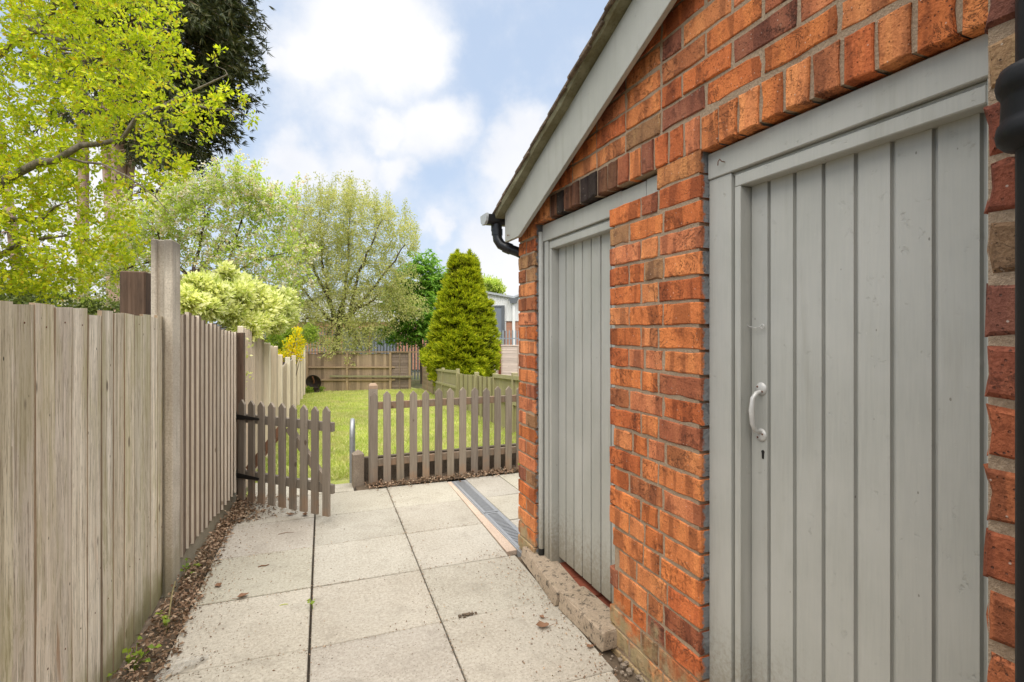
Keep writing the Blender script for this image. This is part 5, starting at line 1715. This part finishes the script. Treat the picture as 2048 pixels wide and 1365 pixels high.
def build_chestnut():
    rng = np.random.default_rng(5)
    lob = px_lobes([(840, 560, 24, 46), (868, 600, 24, 42), (835, 630, 23.6, 55), (795, 668, 23.4, 38, 26), (865, 660, 23.4, 42), (850, 530, 24, 30), (805, 600, 24.5, 40), (880, 570, 24.2, 34)])
    base = at(845, 900, 24.0); base.z = -1.1
    limbs = [([base, at(842, 690, 24), at(842, 600, 24), at(845, 540, 24)], 0.12, 0.03),
             ([at(842, 680, 24), at(800, 660, 23.6)], 0.04, 0.015), ([at(842, 670, 24), at(872, 640, 23.6)], 0.04, 0.015)]
    root = thing('chestnut_tree', 'dark green tree with large palmate leaves left of the golden conifer', 'tree', base)
    pts = in_lobes(lob, 760, rng, 0.1)
    tubes, ends = skeleton(limbs, pts, rng, 0.01)
    tubes_mesh('trunk', tubes, 'bark_dark', root, (0, 0, 0))
    Vs = []; Ds = []; Ss = []
    for p, d in ends:
        for _ in range(3):
            c = p + rng.normal(size=3) * 0.16
            ax = Vector((rng.normal() * 0.5, rng.normal() * 0.5 - 0.25, 0.9)).normalized()
            u = ax.orthogonal().normalized(); w = ax.cross(u); a0 = rng.uniform(0, 6.28)
            s = rng.uniform(0.16, 0.27)
            for k in range(6):
                a = a0 + k * 2 * math.pi / 6.5
                dv = (u * math.cos(a) + w * math.sin(a) - ax * 0.35).normalized()
                Vs.append(c); Ds.append(tuple(dv)); Ss.append(s)
    V, Q = leaf_quads(np.array(Vs), np.array(Ds), np.array(Ss), 0.42, rng, up_bias=1.5)
    leaves_obj('crown', V, Q, 'leaf_chestnut', root)
build_chestnut()

def spray(pos, dirs, n_blade, length, width, rng, fan=0.55, thick=0.5):
    """a fan of slim scale-leaf shoots at each point"""
    n = len(pos)
    P = np.repeat(pos, n_blade, axis=0); D = np.repeat(dirs, n_blade, axis=0)
    D = D + rng.normal(size=D.shape) * fan
    D /= np.linalg.norm(D, axis=1, keepdims=True)
    s = length * rng.uniform(0.55, 1.25, size=len(P))
    return leaf_quads(P, D, s, width / length, rng, fold=0.3)

def build_golden():
    rng = np.random.default_rng(8)
    base = at(930, 752, 16.6); base.z = terr(15.9)
    root = thing('golden_conifer', 'dense golden green conifer with a twin tip behind the right fence', 'tree', base)
    H = 4.01 - base.z
    # silhouette: half-width (m) against height fraction
    prof = [(0.0, 0.66), (0.10, 0.93), (0.22, 1.04), (0.36, 1.02), (0.5, 0.92), (0.62, 0.78), (0.74, 0.58), (0.84, 0.38), (0.92, 0.20), (1.0, 0.05)]
    hf = np.array([p[0] for p in prof]); rf = np.array([p[1] for p in prof])
    nc = 1500
    t = rng.uniform(0.0, 1.0, size=nc) ** 1.05
    a = rng.uniform(0, 2 * np.pi, size=nc)
    lump = 1 + 0.06 * np.sin(3 * a + 5 * t) + 0.05 * np.sin(7 * a - 21 * t)
    rad = np.interp(t, hf, rf) * lump * rng.uniform(0.74, 1.05, size=nc)
    pos = np.stack([base.x - 0.06 + rad * np.cos(a), base.y + rad * np.sin(a), base.z + t * H * 0.94], axis=1)
    shift = np.where(rng.uniform(size=nc) < 0.5, -0.19, 0.21) * np.clip((t - 0.74) / 0.2, 0, 1)
    pos[:, 0] += shift * C_; pos[:, 1] -= shift * S_
    k = 7
    tan = np.stack([-np.sin(a), np.cos(a), np.zeros(nc)], axis=1)
    outw = np.stack([np.cos(a), np.sin(a), np.zeros(nc)], axis=1)
    posk = np.repeat(pos, k, axis=0); tank = np.repeat(tan, k, axis=0); outk = np.repeat(outw, k, axis=0)
    u = rng.uniform(-1, 1, size=(nc * k, 1))
    # every bough is a shallow upturned fan
    posk = posk + tank * u * 0.13 - outk * (u * u) * 0.05 + np.array([0, 0, 1.0]) * (0.05 - 0.06 * u * u) + rng.normal(size=posk.shape) * 0.02
    lean = np.repeat(rng.normal(size=(nc, 1)) * 0.35, k, axis=0)
    dirs = outk * 0.75 + tank * (u * 0.55 + lean) + np.array([0, 0, 0.62])
    V1, Q1 = spray(posk, dirs, 9, 0.20, 0.036, rng, 0.26)
    # leading shoots
    tips = []
    for sx in (-0.19, 0.21):
        for i in range(60):
            tt = rng.uniform(0, 1)
            tips.append((base.x - 0.06 + sx * C_ + rng.normal() * 0.05 * (1 - tt), base.y - sx * S_ + rng.normal() * 0.05 * (1 - tt), base.z + H * 0.90 + tt * 0.42))
    tips = np.array(tips)
    V2, Q2 = spray(tips, np.tile(np.array([[0, 0, 1.0]]), (len(tips), 1)), 7, 0.13, 0.03, rng, 0.45)
    V = np.vstack([V1, V2]); Q = np.vstack([Q1, Q2 + len(V1)])
    leaves_obj('crown', V, Q, 'leaf_gold', root)
    # dead growth inside, the crown's inner shade put into its darker colour
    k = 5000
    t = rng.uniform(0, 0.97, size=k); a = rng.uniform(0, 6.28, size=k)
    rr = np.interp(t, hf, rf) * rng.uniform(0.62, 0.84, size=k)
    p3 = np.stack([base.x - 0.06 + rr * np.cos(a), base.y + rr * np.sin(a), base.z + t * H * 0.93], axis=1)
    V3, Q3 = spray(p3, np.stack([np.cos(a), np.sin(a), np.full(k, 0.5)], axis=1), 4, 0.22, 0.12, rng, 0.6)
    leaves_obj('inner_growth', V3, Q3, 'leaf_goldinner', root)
    tk = MB(); tk.tube([base, base + Vector((0, 0, H * 0.9))], [0.10, 0.02], 8)
    place_world('trunk', tk.mesh(), 'bark_dark', root)
    # low golden bush at its foot
    b2 = at(890, 735, 16.2); b2.z = terr(15.9)
    r2 = thing('golden_bush', 'low golden evergreen bush spilling over the right fence below the conifer', 'bush', b2)
    lob = px_lobes([(880, 722, 16.3, 34, 22), (915, 738, 16.0, 34, 20), (862, 712, 16.6, 20, 16), (945, 748, 15.6, 20, 16)])
    q = in_lobes(lob, 1900, rng, 0.55)
    cen = np.array(at(905, 745, 16.4))
    dv = q - cen; dv[:, 2] += 0.5; dv /= np.linalg.norm(dv, axis=1, keepdims=True)
    V, Q = spray(q, dv, 8, 0.13, 0.04, rng, 0.5)
    leaves_obj('foliage', V, Q, 'leaf_gold', r2)
build_golden()

def build_dark_conifer():
    rng = np.random.default_rng(17)
    base = at(240, 800, 16.2); base.z = -0.8
    root = thing('dark_conifer', 'tall dark cypress with several bare reddish trunks behind the lime green tree', 'tree', base)
    tr = MB()
    W = at
    stems = [([W(240, 1000, 16), W(240, 600, 16), W(238, 420, 16), W(240, 260, 16), W(240, 0, 16.2), W(250, -250, 16.4)], [0.24, 0.22, 0.21, 0.20, 0.16, 0.06]),
             ([W(226, 1000, 16.2), W(226, 600, 16.2), W(222, 420, 16.2), W(212, 260, 16.3), W(200, 0, 16.6)], [0.22, 0.18, 0.17, 0.15, 0.1]),
             ([W(244, 560, 16.1), W(255, 400, 16.1), W(268, 280, 16.2), W(290, 100, 16.3)], [0.12, 0.12, 0.10, 0.06]),
             ([W(165, 1000, 16.8), W(166, 560, 16.8), W(166, 300, 16.8), W(160, 0, 17)], [0.20, 0.17, 0.16, 0.12]),
             ([W(20, 1000, 17.5), W(40, 560, 17.5), W(0, 300, 17.5), W(-40, 0, 17.5)], [0.2, 0.17, 0.14, 0.1])]
    for pl, rad in stems: tr.tube(pl, rad, 10)
    boughs = []
    # (photo x, y of the bough's tip, start on a trunk) -> drooping limbs with flat sprays
    tips = []
    for i in range(430):
        y = rng.uniform(-330, 330)
        # right-hand outline of the crown against the sky
        xr = np.interp(y, [-330, 0, 60, 130, 170, 230, 270, 320], [520, 512, 520, 528, 532, 470, 488, 430])
        if rng.uniform() < 0.62: x = xr - abs(rng.normal()) * 75 - 18
        else: x = rng.uniform(60, xr)
        if y > 265 and x < 300: continue
        tips.append((x, y, 16 + rng.uniform(-3.2, 3.2) * min(1.0, max(0.15, (xr - x) / 120))))
    for (x, y) in ((395, 330), (370, 360), (410, 300), (350, 400), (380, 385), (420, 350), (310, 400), (400, 425), (340, 350), (440, 385), (330, 440)):
        tips.append((x, y, 15.4 + rng.uniform(-0.4, 0.4)))
    for (x, y) in ((20, 560), (60, 585), (20, 520), (100, 590), (150, 560), (-20, 480), (20, 150), (80, 250)):
        tips.append((x, y, 16.5 + rng.uniform(-0.4, 0.4)))
    P = []; D = []
    for (x, y, z) in tips:
        q = at(x, y, z)
        s = at(240 + rng.uniform(-40, 20), y + rng.uniform(-40, 10), 16.1)
        if y > 450: s = at(40, y - 20, 17.4)
        L = (q - s).length
        mid = s.lerp(q, 0.55) + Vector((0, 0, 0.12 * L))
        tr.tube([s, mid, q], [0.03, 0.02, 0.006], 5, cap=False)
        d = (q - mid).normalized()
        k = 52 if y < 265 else 34
        sz = 0.47 if y < 265 else 0.36
        off = np.clip(rng.normal(size=(k, 3)), -1.5, 1.5) * np.array([sz, sz, sz * 0.42]) * (0.45 + 0.55 * rng.uniform(size=(k, 1))) - np.outer(rng.uniform(0, 1.3, size=k), np.array(d))
        P.append(np.array(q) + off); D.append(np.tile(np.array([d.x, d.y, d.z - 0.35]), (k, 1)) + rng.normal(size=(k, 3)) * 0.45)
    P = np.vstack(P); D = np.vstack(D); D /= np.linalg.norm(D, axis=1, keepdims=True)
    place_world('trunk', tr.mesh(), 'bark_pink', root)
    V, Q = spray(P, D, 8, 0.24, 0.034, rng, 0.36)
    leaves_obj('crown', V, Q, 'leaf_dark', root)
build_dark_conifer()

def shrub(name, label, cat, base, lobes, n, per, spread, size, aspect, mat, seed, shell=0.35, up=0.4, stems=6, group=None, bark='bark_dark'):
    rng = np.random.default_rng(seed)
    root = thing(name, label, cat, base, group)
    q = in_lobes(lobes, n, rng, shell)
    cen = np.mean(np.array([l[0] for l in lobes]), axis=0)
    dv = q - cen; dv[:, 2] += up; dv /= np.linalg.norm(dv, axis=1, keepdims=True) + 1e-6
    V, Q = cluster_leaves(list(zip(q, dv)), per, spread, size, aspect, rng, outward=0.6)
    m = MB()
    b = Vector(base)
    for l in lobes:
        c = Vector(l[0])
        for _ in range(max(1, stems // len(lobes))):
            t = c + Vector((rng.normal() * l[1][0] * 0.4, rng.normal() * l[1][1] * 0.4, rng.normal() * l[1][2] * 0.4))
            mid = b.lerp(t, 0.5) if name != 'variegated_shrub' else Vector((b.x + (t.x - b.x) * 0.05, b.y + (t.y - b.y) * 0.3, t.z))
            m.tube([b + Vector((jit(0.05), jit(0.05), 0)), mid + Vector((jit(.08), jit(.08), jit(.05))) * (0.3 if name == 'variegated_shrub' else 1), t], [0.014, 0.010, 0.004], 5, cap=False)
    me = bpy.data.meshes.new('stems'); me.from_pydata(m.v, [], m.f); me.update()
    place_world('stems', me, bark, root)
    leaves_obj('foliage', V, Q, mat, root)
    return root
shrub('variegated_shrub', 'cream and green variegated shrub billowing over the brown fence', 'shrub', (-0.95, 5.4, -0.05),
      px_lobes([(375, 600, 3.7, 24, 24), (392, 575, 4.2, 22, 20), (420, 592, 4.3, 32, 28), (440, 570, 5.0, 30, 16), (470, 590, 4.8, 34, 30), (500, 580, 5.3, 26, 20), (525, 606, 5.4, 36, 30), (560, 620, 6.0, 26, 22),
                (580, 632, 6.3, 14, 16), (455, 625, 4.7, 30, 18), (485, 645, 4.9, 26, 16), (515, 645, 5.2, 28, 18), (548, 648, 5.8, 24, 16), (470, 662, 4.7, 12, 10), (505, 665, 5.0, 12, 12), (410, 615, 4.1, 24, 16), (440, 556, 5.2, 12, 12), (485, 562, 5.4, 10, 14), (405, 556, 4.6, 10, 10)] +
               [(x, 548 + abs(x - 450) * 0.42 + RNG.uniform(-12, 14), 4.2 + (x - 390) * 0.0105, 6, 14) for x in [RNG.uniform(385, 590) for _ in range(26)]]),
      2700, 10, 0.05, 0.047, 0.48, 'leaf_varieg', 61, 0.05, 0.3, 1)
shrub('yellow_shrub', 'small bright golden yellow shrub rising above the far left fence', 'shrub', (-0.55, 14.0, -0.55),
      px_lobes([(593, 665, 12.8, 11, 14), (580, 690, 12.7, 14, 20), (598, 705, 12.8, 11, 16), (566, 710, 12.6, 16, 9), (603, 685, 12.9, 8, 14)]),
      200, 9, 0.065, 0.055, 0.5, 'leaf_yellow', 62, 0.0, 0.5, 10)
shrub('green_shrub', 'mid green leafy shrub around the yellow shrub above the far left fence', 'shrub', (-0.7, 15.2, -0.6),
      px_lobes([(552, 690, 13.2, 20, 30), (570, 668, 13.8, 22, 20), (620, 668, 15.5, 16, 20), (540, 705, 12.5, 12, 18)]),
      600, 10, 0.07, 0.06, 0.5, 'leaf_green', 63, 0.1, 0.5, 8)
shrub('far_tree', 'pale green treetop showing above the factory roof', 'tree', tuple(at(990, 720, 48)),
      px_lobes([(990, 572, 48, 13, 16), (975, 568, 48, 12, 14), (1003, 580, 48, 8, 9)]), 500, 8, 0.25, 0.2, 0.5, 'leaf_apple', 64, 0.0, 0.4, 6)
shrub('corner_plant', 'low dark green plant at the foot of the far fence in the left corner', 'plant', (0.28, 20.6, -0.98),
      px_lobes([(616, 782, 19.2, 10, 8), (640, 778, 19.6, 8, 4)]), 90, 9, 0.05, 0.06, 0.5, 'leaf_green', 65, 0.0, 0.5, 3)
shrub('dark_hedge', 'dense dark green hedge low behind the grey fence on the far left', 'hedge', tuple(at(60, 900, 12.5))[:2] + (-0.3,),
      px_lobes([(-60, 600, 12.5, 90, 60), (40, 610, 12.6, 80, 50), (140, 620, 12.8, 70, 40), (230, 625, 13, 60, 34), (-160, 580, 12.4, 90, 70)]), 2200, 9, 0.12, 0.09, 0.5, 'leaf_hedge', 66, 0.1, 0.5, 6)
# sprigs of the variegated shrub poking through the boards
def sprig(label, px, py, zc, n, seed):
    c = at(px, py, zc)
    rng = np.random.default_rng(seed)
    r = thing('variegated_sprig', label, 'sprig', c, 'sprigs growing through the left fence')
    q = np.array(c) + rng.normal(size=(n, 3)) * np.array([0.02, 0.03, 0.05])
    V, Q = leaf_quads(q, rand_dirs(n, rng), 0.04, 0.5, rng)
    leaves_obj('foliage', V, Q, 'leaf_varieg', r)
sprig('pale variegated sprig poking out of the left fence above the gate', 490, 752, 4.55, 26, 3)
sprig('small variegated sprig dangling higher up the left fence', 496, 694, 4.6, 12, 4)

# ------------------------------------------------------------------ grass, litter and small things
def build_grass():
    rng = np.random.default_rng(71)
    n = 150000
    # thicker towards the viewer
    y = 4.95 + 17.0 * rng.uniform(0, 1, size=n) ** 1.5
    x0 = LF(y); x1 = np.minimum(2.915 + (y - 7.08) * 0.105, 4.35)
    x = x0 + (x1 - x0) * rng.uniform(0, 1, size=n)
    ok = ~((x < 0.42) & (y < 5.24)) & (y < 21.9 - (x - 0.0) * 0.39)
    bare = np.sin(x * 3.1 + 1.7 * np.sin(y * 1.3)) + np.sin(y * 2.3 + x)
    ok &= ~((bare > 1.35) & (rng.uniform(size=n) < 0.6))
    ok &= ~((y > 18.5) & (rng.uniform(size=n) < (y - 18.5) / 4.0))
    x = x[ok]; y = y[ok]
    z = np.where(y < 5, 0, np.where(y < 22, -0.06 * (y - 5), -1.02)) - 0.03
    pos = np.stack([x, y, z], axis=1)
    d = np.stack([rng.normal(size=len(x)) * 0.55, rng.normal(size=len(x)) * 0.55, np.ones(len(x))], axis=1)
    d /= np.linalg.norm(d, axis=1, keepdims=True)
    s = rng.uniform(0.035, 0.075, size=len(x)) * (1 + 0.02 * (y - 5))
    V, Q = leaf_quads(pos, d, s, 0.16, rng)
    # far blades are drawn a little broader so that they stay visible
    o = np_mesh('grass', V, Q, 'grass')
    tag(o, 'short bright green grass covering the lawn', 'grass', kind='stuff')
build_grass()

def build_litter():
    rng = np.random.default_rng(81)
    def strip(name, label, pts, size, aspect, mat, flat=0.35):
        n = len(pts)
        d = rand_dirs(n, rng); d[:, 2] *= flat; d /= np.linalg.norm(d, axis=1, keepdims=True)
        V, Q = leaf_quads(pts, d, size * rng.uniform(0.5, 1.5, size=n), aspect, rng, fold=0.35, up_bias=1.2)
        o = np_mesh(name, V, Q, mat)
        tag(o, label, 'leaf litter', kind='stuff')
    n = 3800
    y = rng.uniform(2.2, 4.75, size=n)
    y = np.where(rng.uniform(size=n) < 0.25, rng.uniform(4.2, 4.8, size=n), y)
    xl = -0.70 + (y - 2.4) * 0.078; xr = -0.56 + (y - 2.4) * 0.028 + 0.05
    u = rng.beta(1.1, 1.5, size=n)
    x = xl + (xr - xl) * u
    far = y > 4.2
    x = np.where(far, x + rng.exponential(0.09, size=n), x)
    z = 0.004 + 0.03 * rng.uniform(size=n) ** 2 + 0.05 * np.exp(-((x - xl) / 0.06) ** 2) * rng.uniform(size=n)
    strip('leaf_litter', 'dry brown leaf litter heaped along the foot of the left fence', np.stack([x, y, z], 1), 0.021, 0.5, 'litter')
    n = 1500
    x = rng.uniform(0.5, 2.4, size=n); y = 4.70 + rng.normal(size=n) * 0.045
    strip('leaf_litter', 'dry brown leaf litter along the foot of the picket fence', np.stack([x, y, 0.012 + 0.03 * rng.uniform(size=n) ** 2], 1), 0.022, 0.55, 'litter')
    n = 900
    x = -0.555 + rng.exponential(0.16, size=n); y = rng.uniform(1.9, 4.3, size=n)
    strip('crumbs', 'scattered crumbs of dry leaf on the paving by the fence', np.stack([x, y, np.full(n, 0.004)], 1), 0.009, 0.5, 'litter', 0.1)
    n = 500
    x = 1.19 - rng.exponential(0.12, size=n); y = rng.uniform(1.6, 3.1, size=n)
    strip('crumbs', 'dark crumbs of moss on the paving beside the kerb blocks', np.stack([x, y, np.full(n, 0.004)], 1), 0.009, 0.6, 'litter', 0.1)
    n = 1500
    along = rng.uniform(1.7, 4.6, size=n); which = rng.integers(0, 8, size=n)
    jx = np.where(which == 0, 0.02 + (along - 2.4) * 0.03, np.where(which < 4, 0.611 + (along - 2.4) * 0.03, rng.uniform(-0.5, 1.2, size=n)))
    jy = np.where(which < 4, along, np.choose(rng.integers(0, 4, size=n), [1.82, 2.41, 2.99, 3.55]))
    sp_ = np.where(rng.uniform(size=n) < 0.6, 0.006, 0.05)
    strip('crumbs', 'dark crumbs of soil and moss along the slab joints', np.stack([jx + rng.normal(size=n) * sp_, jy + rng.normal(size=n) * sp_, np.full(n, 0.003)], 1), 0.007, 0.6, 'litter', 0.1)
    # gravel by the pillar foot
    m = MB()
    for i in range(140):
        x, y = RNG.uniform(1.19, 1.27), RNG.uniform(0.6, 1.9)
        r = RNG.uniform(0.004, 0.013)
        a = [Vector((jit(1), jit(1), jit(1))).normalized() * r for _ in range(8)]
        base = [(-1, -1, -.6), (1, -1, -.6), (1, 1, -.6), (-1, 1, -.6), (-1, -1, .6), (1, -1, .6), (1, 1, .6), (-1, 1, .6)]
        vs = [(x + b_[0] * r * RNG.uniform(.5, 1), y + b_[1] * r * RNG.uniform(.5, 1), -0.012 + r * .6 + b_[2] * r * RNG.uniform(.5, 1)) for b_ in base]
        m.add(vs, [(0, 3, 2, 1), (4, 5, 6, 7), (0, 1, 5, 4), (1, 2, 6, 5), (2, 3, 7, 6), (3, 0, 4, 7)])
    o = m.build('gravel', 'stub'); tag(o, 'loose grit along the foot of the brick pillar', 'gravel', kind='stuff')

    # single curled leaves lying on the slabs
    def leaf(label, x, y, L, rot, curl=0.5, mat='deadleaf'):
        m = MB(); n = 6; vs = []; fs = []
        for i in range(n + 1):
            t = i / n
            w = L * 0.32 * math.sin(math.pi * min(1, t * 0.95 + 0.04)) ** 0.8 * (1 + 0.25 * math.sin(9 * t + x * 50))
            zz = 0.004 + curl * L * 0.35 * (t - 0.5) ** 2 * 2
            vs += [(-w, (t - .5) * L, zz + w * 0.55 * curl), (0, (t - .5) * L, zz), (w, (t - .5) * L, zz + w * 0.8 * curl)]
        for i in range(n):
            fs += [(i * 3, i * 3 + 1, i * 3 + 4, i * 3 + 3), (i * 3 + 1, i * 3 + 2, i * 3 + 5, i * 3 + 4)]
        m.add(vs, fs)
        m.tube([(0, -.5 * L, 0.006), (0.004, -.5 * L - 0.012, 0.010), (0.002, -.5 * L - 0.025, 0.016)], 0.0012, 5)
        me = m.mesh(); me.materials.append(M[mat])
        o = mesh_obj('fallen_leaf', me, None, None, (x, y, 0.003), (0, 0, rot))
        tag(o, label, 'leaf', 'dead leaves lying on the slabs')
    leaf('curled brown leaf on the slab left of the opened joint', -0.301, 3.018, 0.06, -1.1, 0.8)
    leaf('larger torn brown leaf on the slab below the kerb blocks', 1.036, 2.18, 0.062, 1.2, 0.9)
    leaf('tiny brown leaf just above the torn leaf near the kerb blocks', 1.068, 2.255, 0.03, 0.4, 0.7)
    leaf('small orange leaf tucked against the near kerb block', 1.165, 1.965, 0.034, 1.4, 0.6)
    leaf('pale tan leaf beside the fence litter', -0.44, 3.20, 0.05, 0.4, 0.5)
    leaf('brown leaf under the open gate, nearest the hinge post', -0.10, 4.22, 0.05, 1.2, 0.7)
    leaf('dark brown leaf under the middle of the open gate', 0.0, 4.18, 0.055, 0.3, 0.8)
    tw = MB(); tw.tube([(-0.03, 0, 0.004), (-0.01, 0.004, 0.007), (0.012, -0.002, 0.006), (0.03, 0.007, 0.008)], [0.003, 0.004, 0.0035, 0.002], 6)
    tag(tw.build('twig', 'deadleaf', None, (-0.228, 3.368, 0)), 'short brown twig on the slab nearest the brown fence', 'twig')
    tw = MB(); tw.tube([(-0.05, 0, 0.003), (0.0, 0.008, 0.006), (0.05, -0.004, 0.004)], [0.0018, 0.002, 0.001], 5)
    tag(tw.build('twig', 'deadleaf', None, (-0.12, 3.86, 0)), 'thin pale twig on the slab in front of the gate', 'twig')
    tw = MB(); tw.tube([(-0.02, 0, 0.002), (0.0, 0.003, 0.003), (0.02, -0.002, 0.002)], [0.0012, 0.0014, 0.001], 5)
    tag(tw.build('twig', 'leaf_lime', None, (-0.10, 2.86, 0)), 'tiny yellow green stalk beside the opened slab joint', 'twig')
    # clod of dirt on the joint
    cl = MB(); n = 60
    for i in range(40):
        x, y, r = RNG.gauss(0, 0.018), RNG.gauss(0, 0.007), RNG.uniform(0.002, 0.006)
        cl.box(x - r, x + r, y - r, y + r, 0.0, r * 1.2)
    tag(cl.build('dirt_clod', 'soil', None, (0.741, 2.418, 0.002)), 'crumbled patch of dark dirt on a slab joint', 'dirt')
    # crumpled clear plastic wrapper
    w = MB(); nx, ny = 13, 7; vs = []; fs = []
    for i in range(nx):
        for j in range(ny):
            u = i / (nx - 1); v = j / (ny - 1) - 0.5
            vs.append(((u - 0.5) * 0.20, v * 0.06 * (0.5 + math.sin(math.pi * u)) + 0.015 * math.sin(5 * u), 0.006 + abs(jit(0.014)) * (0.5 + math.sin(math.pi * u))))
    for i in range(nx - 1):
        for j in range(ny - 1): fs.append((i * ny + j, (i + 1) * ny + j, (i + 1) * ny + j + 1, i * ny + j + 1))
    w.add(vs, fs)
    tag(w.build('plastic_wrapper', 'plastic', None, (-0.475, 2.475, 0.001), (0, 0, R(38))), 'crumpled clear plastic wrapper on the paving at bottom left', 'wrapper')
    sn = MB(); sn.lathe([(0, 0.012), (0.006, 0.010), (0.009, 0.004), (0.007, 0.0)], 8)
    tag(sn.build('pebble', 'soil', None, (-0.405, 2.51, 0.0)), 'small dark pebble beside the plastic wrapper', 'pebble')
    # weeds in the strip
    def weed(label, x, y, n, s, seed):
        rng = np.random.default_rng(seed)
        r = thing('weed', label, 'weed', (x, y, 0), 'weeds in the strip beside the fence')
        m = MB(); pts = []
        for i in range(n):
            p = Vector((x + rng.normal() * s * 0.6, y + rng.normal() * s, 0.03 + abs(rng.normal()) * s * 0.7))
            m.tube([(x + jit(0.01), y + jit(0.01), -0.01), (Vector((x, y, 0)).lerp(p, 0.5) + Vector((0, 0, 0.015))), p], [0.0016, 0.0013, 0.001], 4, cap=False)
            for k in range(3): pts.append(tuple(p + Vector((jit(0.006), jit(0.006), jit(0.004)))))
        pts = np.array(pts); d = rand_dirs(len(pts), rng); d[:, 2] = abs(d[:, 2]) * 0.4
        d /= np.linalg.norm(d, axis=1, keepdims=True)
        V, Q = leaf_quads(pts, d, rng.uniform(0.016, 0.03, size=len(pts)), 0.8, rng, up_bias=1.5)
        me = bpy.data.meshes.new('stems'); me.from_pydata(m.v, [], m.f); me.update()
        place_world('stems', me, 'leaf_green', r)
        leaves_obj('foliage', V, Q, 'leaf_green', r)
    weed('small green weed at the foot of the grey fence, bottom left', -0.655, 2.56, 12, 0.05, 1)
    weed('green weed with round leaves in the litter beside the concrete post', -0.60, 2.83, 6, 0.03, 2)
    weed('little weed at the foot of the brown fence beyond the concrete post', -0.63, 3.42, 9, 0.035, 3)
    weed('tiny green weed by the outhouse corner at the picket fence', 1.98, 4.66, 9, 0.04, 4)
    weed('small weed in the opened joint between slabs', 0.03, 2.78, 2, 0.008, 5)
    st = MB(); st.tube([(-0.60, 2.80, 0.0), (-0.598, 2.86, 0.05), (-0.60, 2.93, 0.12), (-0.60, 3.0, 0.15)], [0.004, 0.004, 0.003, 0.002], 6)
    tag(st.build('dead_stalk', 'fence_moss', None, color=(0.8, 0.75, 0.6)), 'dead brown stalk leaning in the litter by the concrete post', 'stalk')
build_litter()
